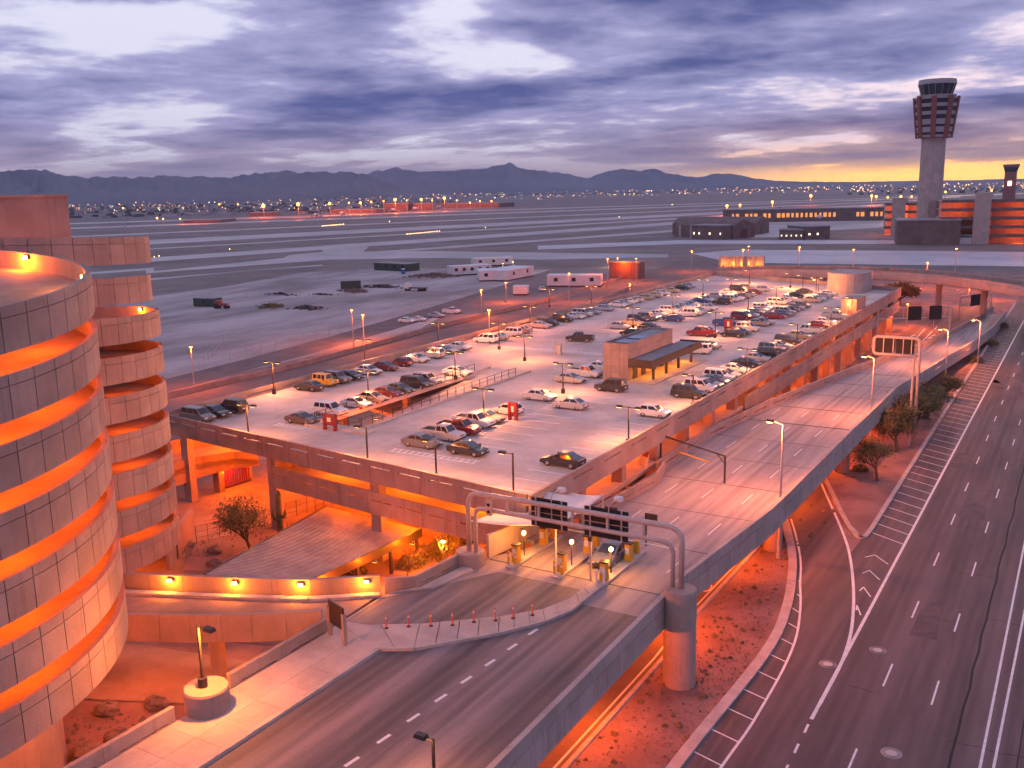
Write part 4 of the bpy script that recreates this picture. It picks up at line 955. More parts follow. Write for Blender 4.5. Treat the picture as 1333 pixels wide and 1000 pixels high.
for where, _, x, y, h, dbl in posts:
    cnt[where] = cnt.get(where, -1) + 1
    deck_lamp(x, y, GZ, h, '%s roof lamp post %s, %s nearest the camera' % ('double-headed' if dbl else 'single-headed', where, ORD[cnt[where]]), 'lamp posts on the garage roof', bool(dbl), 500)
# tall sodium street lamps along the frontage road, lit down their shafts
def street_lamp(x, y, z, h, label, group, watts=1500, arm=0.0, arm_ang=0.0, mat='steel', col=None, glow_=True):
    t = thing('street_lamp', label, 'street lamp', (x, y, z), arm_ang, group)
    m = MB(); m.tube([(0, 0, 0), (0, 0, h)], [.13, .075], 8); m.build('pole', M[mat], t)
    m = MB(); m.tube([(0, 0, 0), (0, 0, .5)], .2, 8); m.build('base', M[mat], t)
    if arm: m = MB(); m.tube([(0, 0, h - .1), (arm * .5, 0, h + .12), (arm, 0, h + .15)], .045, 6); m.build('arm', M[mat], t)
    m = MB(); m.frustum((arm - .4, arm + .4, -.2, .2), (arm - .3, arm + .3, -.13, .13), h + .08, h + .28); hd = m.build('lamp_head', M['bronze'], t)
    if glow_:
        m = MB(); m.frustum((arm - .2, arm + .2, -.12, .12), (arm - .3, arm + .3, -.16, .16), h - .02, h + .078); m.build('lens', M['lampglow'], hd)
        lamp(t, (arm, 0, h - .45), watts, col or SODIUM, radius=.2)
    return t
SL = [(253, 505, 452), (460, 448, 404), (474, 444, 410), (627, 412, 378), (659, 392, 368), (741, 392, 356), (791, 372, 337), (828, 367, 337), (900, 352, 327), (820, 394, 370)]
for k, (px, yb, yt) in enumerate(SL):
    p = at(px, yb, .6)
    street_lamp(p.x, p.y, 0, max(5, zat(p, yt)), 'glowing sodium street lamp, %s from the left along frontage road' % ORD[k], 'street lamps along the frontage road', 2600)
p = at(651, 428, 2); street_lamp(-88.8, 140.5, GZ, zat((-88.8, 140.5), 404) - GZ, 'brightest orange street lamp, flaring over the left parapet', 'street lamps along the frontage road', 3200)
for k, (px, yb, yt, x) in enumerate(((1013, 726, 552, 1), (1131, 597, 466, 1), (1229, 512, 430, 1), (1272, 480, 418, 1))):
    p = at(px, yb, 0.1); street_lamp(p.x, p.y, 0, zat(p, yt), ('slender tan street lamp beside the first viaduct pier', 'slender tan street lamp behind the small tree', 'slender tan street lamp beside the hatched lane', 'slender tan street lamp farthest along the hatched lane')[k], 'street lamps beside the viaduct', 1600, 1.2, PI, 'steel', (1.0, .22, .06))
# ================================================================ gantries and signs
def bent(p0, p1, p2, r, n=6):
    """polyline p0 > p1 > p2 with the corner at p1 rounded to radius r"""
    p0, p1, p2 = Vector(p0), Vector(p1), Vector(p2); a = p1 + (p0 - p1).normalized() * r; b = p1 + (p2 - p1).normalized() * r
    return [p0] + [(a * (1 - t) ** 2 + p1 * 2 * t * (1 - t) + b * t * t) for t in [i / n for i in range(n + 1)]] + [p2]
def pipe_gantry(name, label, A, B, zA, zB, ztop, zlow, r, parent_parts=None):
    t = thing(name, label, 'gantry')
    A, B = Vector((A[0], A[1], 0)), Vector((B[0], B[1], 0)); d = (B - A).normalized()
    pa = bent((A.x, A.y, zA), (A.x, A.y, ztop), (B.x, B.y, ztop), 1.1)[:-1]; pb = bent((A.x, A.y, ztop), (B.x, B.y, ztop), (B.x, B.y, zB), 1.1)[1:]
    m = MB(); m.tube(pa + pb, r, 10); m.build('top_chord', M['steel'], t, True)
    i0, i1 = A + d * .62, B - d * .62
    pa = bent((i0.x, i0.y, zA), (i0.x, i0.y, zlow), (i1.x, i1.y, zlow), .8)[:-1]; pb = bent((i0.x, i0.y, zlow), (i1.x, i1.y, zlow), (i1.x, i1.y, zB), .8)[1:]
    m = MB(); m.tube(pa + pb, r * .85, 10); m.build('bottom_chord', M['steel'], t, True)
    for f in (.2, .36, .52, .68, .84):
        p_ = A.lerp(B, f); m = MB(); m.tube([(p_.x, p_.y, zlow), (p_.x, p_.y, ztop)], r * .6, 8); m.build('strut', M['steel'], t)
    return t
GY = 58.5
gt = pipe_gantry('sign_gantry', 'tan pipe gantry spanning the road with two black sign backs', (-39.3, GY), (-22.0, GY), 6.6, 7.05, 11.35, 10.2, .2)
def drum(name, label, x, y, r, z0, z1, cat='column', group=None, n=28, mat='panel'):
    t = thing(name, label, cat, (x, y, z0), group=group); m = MB(); m.tube([(0, 0, 0), (0, 0, z1 - z0 - .12)], r, n); m.build('shaft', M[mat], t)
    m = MB(); m.tube([(0, 0, z1 - z0 - .12), (0, 0, z1 - z0)], [r, r - .06], n); m.build('cap', M[mat], t); return t
drum('gantry_pier', 'thick round concrete column carrying the gantry at the parapet', -22.0, 58.4, 1.12, 0, 7.05)
drum('gantry_pier', 'squat round concrete drum at the left foot of the gantry', -39.3, 58.6, 1.15, DZ, 6.6)
def sign_back(x0, x1, y, z0, z1, label, lights=True):
    t = thing('road_sign', label, 'sign', (0, 0, 0), group='signs on the near gantry')
    m = MB(); m.box(x0, x1, y + .32, y + .38, z0, z1); m.build('panel', M['black'], t)
    for f in (.14, .86):
        x = x0 + (x1 - x0) * f; m = MB(); m.box(x - .05, x + .05, y + .22, y + .315, z0 - .05, z1 + .05); m.build('upright', M['steel'], t)
    for q in (.22, .5, .78): z = z0 + (z1 - z0) * q; m = MB(); m.box(x0 + .02, x1 - .02, y + .285, y + .319, z - .03, z + .03); m.build('rib', M['galv'], t)
    xm = (x0 + x1) / 2 + .3
    m = MB(); m.tube(bent((xm, y + .2, z0 + .6), (xm, y + .1, z1 + .5), (xm + .2, y + 1.1, z1 + .55), .5), .04, 6); m.build('lamp_arm', M['steel'], t)
    m = MB(); m.frustum((xm - .05, xm + .55, y + 1.0, y + 1.5), (xm, xm + .5, y + 1.05, y + 1.45), z1 + .42, z1 + .72); m.build('sign_lamp', M['whitemetal'], t)
    return t
sign_back(-33.9, -30.9, GY, 9.5, 11.7, 'left black sign back hanging on the near gantry')
sign_back(-29.5, -26.1, GY, 9.5, 11.7, 'right black sign back hanging on the near gantry')
t = thing('traffic_signal', 'small two-lens signal box clamped on the gantry left arm', 'signal', (-37.2, GY - .25, 9.9))
m = MB(); m.box(-.22, .22, -.15, .05, 0, 1.25); m.build('housing', M['steel'], t)
for z in (.3, .85): m = MB(); m.tube([(0, -.17, z), (0, -.155, z)], .14, 10); m.build('lens', M['black'], t)
# cantilever sign over the viaduct
A = at(1189, 582, .1); ct = thing('cantilever_sign', 'rounded cantilever sign frame with dark panels over the viaduct lanes', 'sign', (A.x, A.y, 0))
zt_, zl_ = zat(A, 441), zat(A, 464)
left = -5.6
path = bent((0, 0, 0), (0, 0, zt_), (left, 0, zt_), .8)[:-1] + bent((0, 0, zt_), (left, 0, zt_), (left, 0, zl_), .55)[1:-1] + bent((left, 0, zt_), (left, 0, zl_), (0, 0, zl_), .55)[1:]
m = MB(); m.tube(path, .19, 10); m.build('frame', M['steel'], ct, True)
m = MB(); m.tube([(-.62, 0, 0), (-.62, 0, zl_)], .16, 10); m.build('post', M['steel'], ct)
for k, (a, b) in enumerate(((-5.35, -3.05), (-2.85, -.65))): m = MB(); m.box(a, b, .05, .12, zl_ + .15, zt_ - .15); m.build('panel', M['black'], ct)
for f in (-4.4, -3.2, -2.0, -1.0): m = MB(); m.box(f - .05, f + .05, -.06, .045, zl_, zt_); m.build('upright', M['steel'], ct)
# two far gantries over the lower road
def far_gantry(label, pl, pr_, ytop, ylow, panels, zb=0.1):
    A, B = at(*pl, zb), at(*pr_, zb); zt_ = (zat(A, ytop[0]) + zat(B, ytop[1])) / 2; zl_ = (zat(A, ylow[0]) + zat(B, ylow[1])) / 2
    t = thing('sign_gantry', label, 'gantry'); d = (B - A); d.z = 0
    for P0 in (A, B): m = MB(); m.tube([(P0.x, P0.y, 0), (P0.x, P0.y, zt_ + .2)], .22, 8); m.build('post', M['steel'], t)
    for z in (zt_, zl_): m = MB(); m.tube([(A.x, A.y, z), (B.x, B.y, z)], .14, 8); m.build('chord', M['steel'], t)
    nrm = Vector((-d.y, d.x, 0)).normalized()
    for k in range(7):
        q = A + d * (k + .5) / 7; m = MB(); m.tube([(q.x, q.y, zl_), (q.x, q.y, zt_)], .07, 6); m.build('strut', M['steel'], t)
    for a, b in panels:
        q0, q1 = A + d * a, A + d * b; m = MB(); panel_box(m, q0 - nrm * .4, q1 - nrm * .4, (zl_ - .4, zt_ + .3), (zl_ - .4, zt_ + .3), .08, None, 0); m.build('panel', M['black'], t)
    return t
far_gantry('flat truss gantry with two dark signs over the lower road', (1140, 452), (1234, 449), (397, 404), (412, 416), [(.41, .59), (.70, .87)])
far_gantry('farthest small gantry with one dark sign near the flyover', (1248, 414), (1289, 408), (385, 384), (396, 395), [(.3, .78)])
# clearance bar with yellow hanging tube
a, b = Vector((-37.2, 92.2, DZ)), Vector((-28.6, 87.4, DZ)); ztb = zat(b, 594)
cb = thing('clearance_bar', 'brown height clearance frame across the roadway with yellow hanging bar', 'barrier')
for P0 in (a, b): m = MB(); m.box(P0.x - .08, P0.x + .08, P0.y - .08, P0.y + .08, DZ, ztb); m.build('post', M['bronze'], cb)
m = MB(); m.tube([(a.x, a.y, ztb), (b.x, b.y, ztb)], .09, 8); m.build('crossbar', M['bronze'], cb)
m = MB(); q = b.lerp(a, .12); m.tube([(b.x, b.y, ztb - .8), (q.x, q.y, ztb)], .05, 6); m.build('brace', M['bronze'], cb)
q0, q1 = a.lerp(b, .32), a.lerp(b, .78); m = MB(); m.tube([(q0.x, q0.y, ztb - 1.15), (q1.x, q1.y, ztb - 1.15)], .09, 8); m.build('hanging_bar', M['yellow'], cb)
for f in (.36, .74): q = a.lerp(b, f); m = MB(); m.tube([(q.x, q.y, ztb - 1.15), (q.x, q.y, ztb)], .015, 5); m.build('chain', M['galv'], cb)
# low walls, kerbed bay and sign boards left of the ticket lanes
bay = thing('bay_wall', 'low slotted concrete wall bending away from the garage corner', 'wall')
wall_run(bay, 'parapet_panel', [(-35.2, 88.6), (-34.2, 84.0), (-35.4, 70.0)], [DZ - .1] * 3, 1.15, -0.25, 4.6, M['panel'], (.15, .85, .45, .55), .012)
for k, (px, py) in enumerate(((813, 610), (839, 607))):
    p = at(px, py, DZ + .1); t = thing('sign_board', ('small white notice board leaning beside the bay wall', 'white notice board with red top at the bay wall end')[k], 'sign', (p.x, p.y, DZ), -.5)
    m = MB(); m.hexa([(-.6, -.3, .1), (.6, -.3, .1), (.6, -.22, .1), (-.6, -.22, .1), (-.6, .1, 1.5), (.6, .1, 1.5), (.6, .18, 1.5), (-.6, .18, 1.5)]); m.build('board', M['signface'], t)
    m = MB(); m.box(-.5, .5, .1, .3, 0, .12); m.build('foot', M['bronze'], t)
    if k: m = MB(); m.box(-.55, .55, -.02, .08, 1.15, 1.75); m.build('header', M['redsign'], t)
# ---------------------------------------------------------------- ticket lanes
def ticket_island(x, y0, y1, label):
    t = thing('ticket_island', label, 'island', (0, 0, DZ)); m = MB()
    pts = [(x - .45, y0 + .5), (x - .25, y0 + .1), (x, y0), (x + .25, y0 + .1), (x + .45, y0 + .5), (x + .45, y1), (x - .45, y1)]
    m.prism(pts, .01, .2); m.build('kerb', M['kerb'], t); return t
def ticket_machine(x, y, label, k):
    t = thing('ticket_machine', label, 'ticket machine', (x, y, DZ + .2), group='ticket machines')
    m = MB(); m.frustum((-.28, .28, -.3, .3), (-.24, .24, -.22, .22), 0, 1.35); m.build('cabinet', M['yellow'], t)
    m = MB(); m.box(-.17, .17, -.34, -.285, .6, 1.1); m.build('panel', M['signface'], t)
    m = MB(); m.box(-.3, .3, -.28, .28, 1.352, 1.45); m.build('lid', M['bronze'], t); return t
for k, x in enumerate((-36.1, -32.1, -28.6)):
    nm = ('left', 'middle', 'right')[k]
    ticket_island(x, 58.9, 67, '%s narrow kerbed island of the ticket lanes' % nm)
    ticket_machine(x, 60.2, 'yellow ticket machine at the front of the %s island' % nm, k)
    ticket_machine(x + .05, 64.5, 'yellow ticket machine at the back of the %s island' % nm, k)
    t = thing('warning_light', 'bright amber beacon on the %s ticket island' % nm, 'lamp', (x - .1 + (.2 if k == 1 else 0), 61.6, DZ + .2), group='beacons on the ticket islands')
    m = MB(); m.tube([(0, 0, 0), (0, 0, 1.7)], .05, 8); m.build('post', M['bronze'], t)
    m = MB(); m.tube([(0, 0, 1.7), (0, 0, 1.78), (0, 0, 1.95), (0, 0, 2.02)], [.08, .15, .15, .07], 12); m.build('lens', M['wallglow'], t)
    lamp(t, (0, -.3, 1.85), 120, AMBER, radius=.12)
    for j, dx in enumerate((-.3, .3)):
        b = thing('bollard', 'pale %s bollard at the nose of the %s ticket island' % (('left', 'right')[j], nm), 'bollard', (x + dx, 59.55, DZ + .2), group='bollards at the ticket lanes')
        m = MB(); m.tube([(0, 0, 0), (0, 0, .95), (0, 0, 1.02)], [.1, .1, .05], 10); m.build('post', M['yellow'] if k < 2 else M['canvas'], b); m = MB(); m.tube([(0, 0, .6), (0, 0, .75)], .104, 10); m.build('band', M['signface'], b)
    g = thing('barrier_gate', 'barrier gate with lowered arm on the %s ticket island' % nm, 'barrier', (x, 66.2, DZ + .2), group='barrier gates')
    m = MB(); m.frustum((-.2, .2, -.2, .2), (-.17, .17, -.17, .17), 0, 1.05); m.build('cabinet', M['yellow'], g)
    m = MB(); m.box(.15, 3.3, -.05, .05, .85, .95); m.build('arm', M['signface'], g)
    s = thing('lane_sign', 'dark lane sign on a post behind the %s ticket island' % nm, 'sign', (x, 68.0, DZ + .2), group='lane signs at the ticket lanes')
    m = MB(); m.box(-.05, .05, -.05, .05, 0, 2.6); m.build('post', M['bronze'], s); m = MB(); m.box(-.1, .95, -.05, .03, 1.9, 2.75); m.build('board', M['bronze'], s)
# tall slim post at the right lane
t = thing('signal_post', 'slim pale signal post beside the right ticket lane', 'post', (-29.6, 60.0, DZ)); m = MB(); m.tube([(0, 0, 0), (0, 0, 3.4)], .09, 10); m.build('post', M['steel'], t)
m = MB(); m.box(-.16, .16, -.12, .12, 3.1, 3.5); m.build('head', M['bronze'], t)
# tensile canopy over the left lane
cn = thing('canopy', 'white stretched fabric canopy on slim posts over the left ticket lane', 'canopy', (0, 0, 0))
P4 = [(-40.6, 60.6), (-34.0, 62.8), (-33.4, 70.0), (-38.2, 70.6)]; zc = [8.1, 8.3, 8.6, 8.4]
for k, (x, y) in enumerate(P4):
    m = MB(); m.tube([(x, y, DZ), (x, y, zc[k] + .1)], .07, 8); m.build('post', M['canvas'], cn)
m = MB(); n = 12; apex = Vector((-36.4, 67.4, 10.4))
for i in range(n + 1):
    for j in range(n + 1):
        u, v = i / n, j / n
        x = (1-u)*(1-v)*P4[0][0] + u*(1-v)*P4[1][0] + u*v*P4[2][0] + (1-u)*v*P4[3][0]; y = (1-u)*(1-v)*P4[0][1] + u*(1-v)*P4[1][1] + u*v*P4[2][1] + (1-u)*v*P4[3][1]
        z = (1-u)*(1-v)*zc[0] + u*(1-v)*zc[1] + u*v*zc[2] + (1-u)*v*zc[3]
        b_ = (1 - abs(2*u-1)) * (1 - abs(2*v-1)); z += 1.3 * b_ ** 1.3 - .25 * (4*u*(1-u) + 4*v*(1-v) - 8*u*(1-u)*v*(1-v)) * (1 - b_)
        m.v.append((x, y, z))
for i in range(n):
    for j in range(n): q = i * (n+1) + j; m.f.append((q, q + 1, q + n + 2, q + n + 1))
cv_ = m.build('fabric', M['canvas'], cn, True); so_ = cv_.modifiers.new('thick', 'SOLIDIFY'); so_.thickness = .03
lw = thing('lane_wall', 'tall plain concrete wall beside the left ticket lane', 'wall'); m = MB(); panel_box(m, (-38.6, 60.2), (-36.9, 70.5), (DZ, DZ + 1.9), (DZ, DZ + 1.9), .25, None, 0); m.build('wall', M['walk'], lw)
# delineator posts
for k, (px, py) in enumerate(((503, 818), (532, 816), (561, 815), (589, 814), (617, 810), (645, 808), (668, 805), (693, 801))):
    p = at(px, py, DZ + .14); t = thing('delineator', '%s slim orange delineator post from the left on the traffic island' % ORD[k], 'post', (p.x, p.y, DZ + .145), group='orange delineator posts')
    m = MB(); m.tube([(0, 0, 0), (0, 0, .05)], .13, 10); m.build('base', M['rubber'], t)
    m = MB(); m.tube([(0, 0, .05), (0, 0, .9), (0, 0, .95)], [.055, .055, .03], 8); m.build('tube', M['orangeplastic'], t)
    m = MB(); m.tube([(0, 0, .66), (0, 0, .8)], .058, 8); m.build('band', M['signface'], t)
# sidewalk sign board, drum with lamp, lamp at the bottom edge
t = thing('sign_board', 'dark sign board on two stout posts at the sidewalk end', 'sign', (-39.6, 43.4, DZ + .15), -.35)
m = MB(); m.box(-.95, .95, -.05, .05, .95, 2.5); m.build('board', M['bronze'], t)
for s in (-.95, .95): m = MB(); m.box(s - .13, s + .13, -.12, .12, 0, 2.1); m.build('post', M['panel'], t)
drum('lamp_drum', 'squat round concrete drum in the sidewalk parapet carrying a lamp', -40.5, 33.4, 1.25, DZ, 7.0)
deck_lamp(-40.6, 33.3, 7.0, 3.7, 'single-headed lamp post standing on the round sidewalk drum', None, False, 900, arm=-.9, col=(1.0, .24, .03))
p = at(566, 1030, DZ); deck_lamp(p.x, p.y, DZ, zat(p, 962) - DZ, 'single-headed lamp post rising from the bottom image edge', None, False, 160, arm=.7)
# ================================================================ roof-top lobby and kiosks
lb = thing('elevator_lobby', 'tall concrete elevator block with dark flat canopy on the roof', 'building', (0, 0, GZ))
X0, X1, Y0, Y1 = -53.9, -50.3, 113.2, 128.5
H_ = 5.0
m = MB(); m.box(X0, X1, Y0, Y1, .01, H_ - .35); m.build('wall', M['panel'], lb)
def tiles(face, u0, u1, nu, zs, fixed, out):
    for i in range(nu):
        a, b = u0 + (u1 - u0) * i / nu + .015, u0 + (u1 - u0) * (i + 1) / nu - .015
        for z0, z1 in zip(zs, zs[1:]):
            m = MB()
            if face == 'x': m.box(min(fixed, fixed + out), max(fixed, fixed + out), a, b, z0 + .015, z1 - .015)
            else: m.box(a, b, min(fixed, fixed + out), max(fixed, fixed + out), z0 + .015, z1 - .015)
            m.build('wall_tile', M['panel'], lb)
tiles('y', X0, X1, 3, (0.02, 1.0, 2.0, 3.0, 4.0, H_), Y0, -.06)
tiles('x', Y0, Y1, 8, (2.9, 4.0, H_), X1, .06)
for (a, b, c, d) in ((X0, X1, Y0, Y0 + .25), (X0, X1, Y1 - .25, Y1), (X0, X0 + .25, Y0 + .25, Y1 - .25), (X1 - .25, X1, Y0 + .25, Y1 - .25)):
    m = MB(); m.box(a, b, c, d, H_ - .349, H_); m.build('coping', M['panel'], lb)
m = MB(); m.box(X0 + .26, X1 - .26, Y0 + .26, Y1 - .26, H_ - .349, H_ - .30); m.build('roof', M['roofgrey'], lb)
for y in (115, 119): m = MB(); m.box(X0 + .7, X1 - .7, y, y + 2.6, H_ - .30, H_ - .18); m.build('skylight', M['glass'], lb)
m = MB(); m.box(X1 + .07, -47.0, Y0 + .1, 131.5, 2.75, 2.8); m.box(X1 + .07, -47.0, Y0 + .1, 131.5, 1.99, 2.0)
m.build('canopy_roof', M['roofgrey'], lb)
for (a, b, c, d) in ((-47.2, -47.0, Y0, 131.6), (X1 + .07, -47.2, Y0, Y0 + .2), (X1 + .07, -47.2, 131.4, 131.6)):
    m = MB(); m.box(a, b, c, d, 1.95, 3.0); m.build('canopy_fascia', M['bronze'], lb)
for y in (115.5, 120, 124.5, 129.5): m = MB(); m.box(-47.9, -47.6, y - .15, y + .15, 0, 1.98); m.build('canopy_post', M['bronze'], lb)
for y in (114.6, 117.4, 121.0, 124.0): m = MB(); m.box(X1 + .005, X1 + .06, y, y + 1.5, .05, 1.9); m.build('door', M['glass'], lb)
m = MB(); m.box(-50.2, -46.4, Y0 - .6, 132.5, 0.005, .15); m.build('plinth', M['walk'], lb)
for k, y in enumerate((116, 120, 124.5, 129)):
    under_lamp((-48.7, y, GZ + 1.95), 85, AMBER, 'canopy_lamp', '%s orange lamp under the lobby canopy' % ORD[k], group='lamps under the lobby canopy')
def kiosk(px, py, label, h=1.8, w=.85, col='redsign'):
    p = at(px, py, GZ); t = thing('pay_kiosk', label, 'kiosk', (p.x, p.y, GZ), .0, 'red pay kiosks')
    m = MB(); m.box(-w, -w + .25, -.2, .2, 0, h); m.build('side_post', M[col], t); m = MB(); m.box(w - .25, w, -.2, .2, 0, h); m.build('side_post', M[col], t)
    m = MB(); m.box(-w + .251, w - .251, -.12, .12, .55, h); m.build('board', M[col], t)
    m = MB(); m.box(-w * .3, w * .3, -.15, -.121, .95, h - .4); m.build('notice', M['signface'], t)
kiosk(430, 560, 'red notice kiosk at the near end of the sunken ramp'); kiosk(668, 547, 'red notice kiosk beside the white hatchback', 2.0, .55); kiosk(948, 432, 'red notice kiosk beside the blue pickup truck', 2.2, .7); kiosk(878, 462, 'red notice kiosk beyond the lobby canopy', 1.8)
# shelter frame by the crossing
t = thing('pay_station', 'small steel frame with pay machine beside the roof crossing', 'kiosk', tuple(at(728, 462, GZ)))
for x in (-.9, .9): m = MB(); m.box(x - .06, x + .06, -.06, .06, 0, 2.3); m.build('post', M['steel'], t)
m = MB(); m.box(-1.3, 1.3, -.3, .3, 2.3, 2.4); m.build('top', M['steel'], t); m = MB(); m.box(-.35, .35, -.25, .25, 0, 1.6); m.build('machine', M['galv'], t)
# far corner of the garage: curved wall block and orange stair box
cbk = thing('stair_block', 'large curved concrete stair block at the far roof corner', 'building')
m = MB(); q = []
for k in range(17):
    a = PI + .25 + (PI * .95) * k / 16; q.append((-47.6 + 4.4 * math.cos(a), 231 + 4.4 * math.sin(a)))
q += [(-43.3, 238), (-51.9, 240)]
m.prism(q, GZ, GZ + 4.4); m.build('wall', M['panel2'], cbk); m = MB(); m.prism([(x * .999, y) for x, y in q], GZ + 4.4, GZ + 4.6); m.build('coping', M['panel2'], cbk)
ob = thing('stair_house', 'small round-cornered stair head lit orange at the right parapet', 'building')
m = MB(); q = [(-40.2, 190.5), (-38.6, 189.6), (-37.3, 190.3), (-36.9, 192), (-36.9, 197), (-40.2, 197)]; m.prism(q, GZ, GZ + 2.9); m.build('wall', M['panel'], ob)
m = MB(); m.prism([(x * 1.0005, y - .05) for x, y in q], GZ + 2.9, GZ + 3.1); m.build('coping', M['panel'], ob)
t = thing('wall_lamp', 'orange lamp lighting the small stair head wall', 'lamp', (-38.4, 188.4, GZ)); m = MB(); m.tube([(0, 0, 0), (0, 0, 2.2)], .05, 6); m.build('post', M['bronze'], t); m = MB(); m.box(-.15, .15, -.1, .1, 2.2, 2.35); m.build('lens', M['lampglow'], t); lamp(t, (0, .35, 2.0), 130, SODIUM)
for k, (x, y) in enumerate(((-52, 222), (-62, 236), (-74, 242), (-58, 232))):
    deck_lamp(x, y, GZ, 3.6, 'short lamp post near the far parapet, %s from the right' % ('nearest', 'second', 'farthest', 'third')[k], 'lamp posts on the garage roof', False, 700)

# ================================================================ flyover behind the garage
fo = thing('flyover', 'curved concrete flyover with slotted parapet crossing behind the garage', 'bridge')
fp = [(900, 361, 8.5), (940, 353, 9.5), (1000, 350.5, 10.4), (1070, 351.5, 11), (1150, 353, 11), (1220, 358, 11), (1280, 365, 11), (1340, 374, 11), (1400, 384, 11)]
FPt = [(at(x, y, z).x, at(x, y, z).y, z) for x, y, z in fp]
wall_run(fo, 'parapet_panel', [p[:2] for p in FPt], [p[2] - 2.1 for p in FPt], 2.1, .3, 7.5, M['panel2'], (.15, .85, .62, .70), .012)
m = MB()
for a, b in zip(FPt, FPt[1:]):
    m.prism([(a[0], a[1] + .3), (b[0], b[1] + .3), (b[0] + 1.5, b[1] + 11), (a[0] - 2, a[1] + 11)], [a[2] - 2.4, b[2] - 2.4, b[2] - 2.4, a[2] - 2.4], [a[2] - 1.0, b[2] - 1.0, b[2] - 1.0, a[2] - 1.0])
m.build('road_deck', M['road_conc'], fo)
wall_run(fo, 'parapet_panel', [(p[0] - .4, p[1] + 11) for p in FPt], [p[2] - 1.2 for p in FPt], 1.3, .3, 7.5, M['panel'], None, .012)
for i in (1, 3, 5, 6, 7): m = MB(); m.tube([(FPt[i][0], FPt[i][1] + 5.5, 0), (FPt[i][0], FPt[i][1] + 5.5, FPt[i][2] - 2.4)], .8, 14); m.build('pier', M['panel'], fo)
for k, (px, yb, yt) in enumerate(((967, 353, 325), (974, 340, 321), (1040, 346, 322), (1110, 352, 325), (1243, 353, 324), (1207, 350, 345))):
    p = at(px, yb, 10.0); street_lamp(p.x, p.y, 9.5, max(2.2, zat(p, yt) - 9.5), 'lit street lamp on the flyover, %s from the left' % ORD[k], 'street lamps on the flyover', 1300)
for k, (px, py) in enumerate(((1165, 372), (1200, 375), (1245, 378), (1135, 400), (1180, 425), (1215, 430), (1260, 400), (1290, 390))):
    p = at(px, py, 0.2); street_lamp(p.x, p.y, 0, 5.5, 'short orange lamp along the lower road, %s listed toward the flyover' % ORD[k], 'short lamps along the lower road', 1500)
strip('flyover_embankment', [(-150, 268), (-40, 262), (30, 240), (60, 330), (-20, 400), (-140, 400)], M['gravel'], 0.06)
# lit retaining arcade beyond the flyover
A, B = at(938, 347, 0), at(994, 347, 0); arc = thing('lit_retaining_wall', 'orange floodlit retaining wall with buttresses beyond the flyover', 'wall')
m = MB(); panel_box(m, A, B, (0, 4.2), (0, 4.2), 1.0, None, 0); m.build('wall', M['walk'], arc)
dd = (B - A)
for k in range(7): q = A + dd * k / 6; m = MB(); m.box(q.x - .5, q.x + .5, q.y - 1.2, q.y - .02, 0, 4.4); m.build('buttress', M['walk'], arc)
for k in range(5):
    q = A + dd * (k + .5) / 5; t = thing('floodlight', '%s floodlight from the left before the lit retaining wall' % ORD[k], 'lamp', (q.x, q.y - 2.2, 0), group='floodlights at the retaining wall'); m = MB(); m.box(-.3, .3, -.2, .2, 0, .4); m.build('housing', M['bronze'], t); m = MB(); m.box(-.22, .22, .2, .24, .1, .36); m.build('lens', M['lampglow'], t); lamp(t, (0, .5, 1.2), 90, AMBER)

# ================================================================ trees, shrubs, rocks
def tree(name, label, loc, h, spread, seed, leaf='leaf', nl=2600, trunk=.16, leaf_s=.16, forks=4, bare=False, group=None, base=.25):
    rnd = random.Random(seed); t = thing(name, label, 'tree', loc, 0, group); b = MB(); tips = []
    def grow(p, d, ln, r, lev):
        pts = [p]; q = p; dd = d.copy()
        for i in range(3):
            dd = (dd + Vector((rnd.uniform(-.25, .25), rnd.uniform(-.25, .25), rnd.uniform(-.05, .18)))).normalized(); q = q + dd * ln / 3; pts.append(q)
        b.tube(pts, [r, r * .85, r * .7, r * .55], 6 if lev < 2 else 4, False)
        tips.append((pts[2], lev)); tips.append((q, lev))
        if lev < 3:
            for k in range(forks if lev == 0 else 3):
                a = rnd.uniform(0, 2 * PI); sp = rnd.uniform(.5, .95)
                nd = (dd * (1 - sp * .45) + Vector((math.cos(a), math.sin(a), rnd.uniform(-.05, .5))) * sp).normalized()
                grow(pts[rnd.choice((2, 3))], nd, ln * rnd.uniform(.62, .9), r * .55, lev + 1)
    grow(Vector((0, 0, 0)), Vector((rnd.uniform(-.15, .15), rnd.uniform(-.15, .15), 1)), h * base, trunk, 0)
    top = max(p.z for p, l in tips); wid = max(max(abs(p.x), abs(p.y)) for p, l in tips); sz, sx = h * .92 / top, spread / max(wid, .1)
    b.v = [(x * sx, y * sx, z * sz) for x, y, z in b.v]
    b.build('trunk', M['bark'], t)
    if not bare:
        l = MB(); ends = [Vector((p.x * sx, p.y * sx, p.z * sz)) for p, lv in tips if lv >= 2]
        for k in range(nl):
            c = rnd.choice(ends) + Vector((rnd.gauss(0, 1), rnd.gauss(0, 1), rnd.gauss(0, .8))) * (spread * .13); s = leaf_s * rnd.uniform(.5, 1.3)
            if c.z < .25: continue
            u = Vector((rnd.gauss(0, 1), rnd.gauss(0, 1), rnd.gauss(0, 1))).normalized(); w = u.orthogonal().normalized(); v = u.cross(w)
            l.sheet([c - w * s, c + v * s * .5, c + w * s, c - v * s * .5])
        l.build('crown', M[leaf], t)
    return t
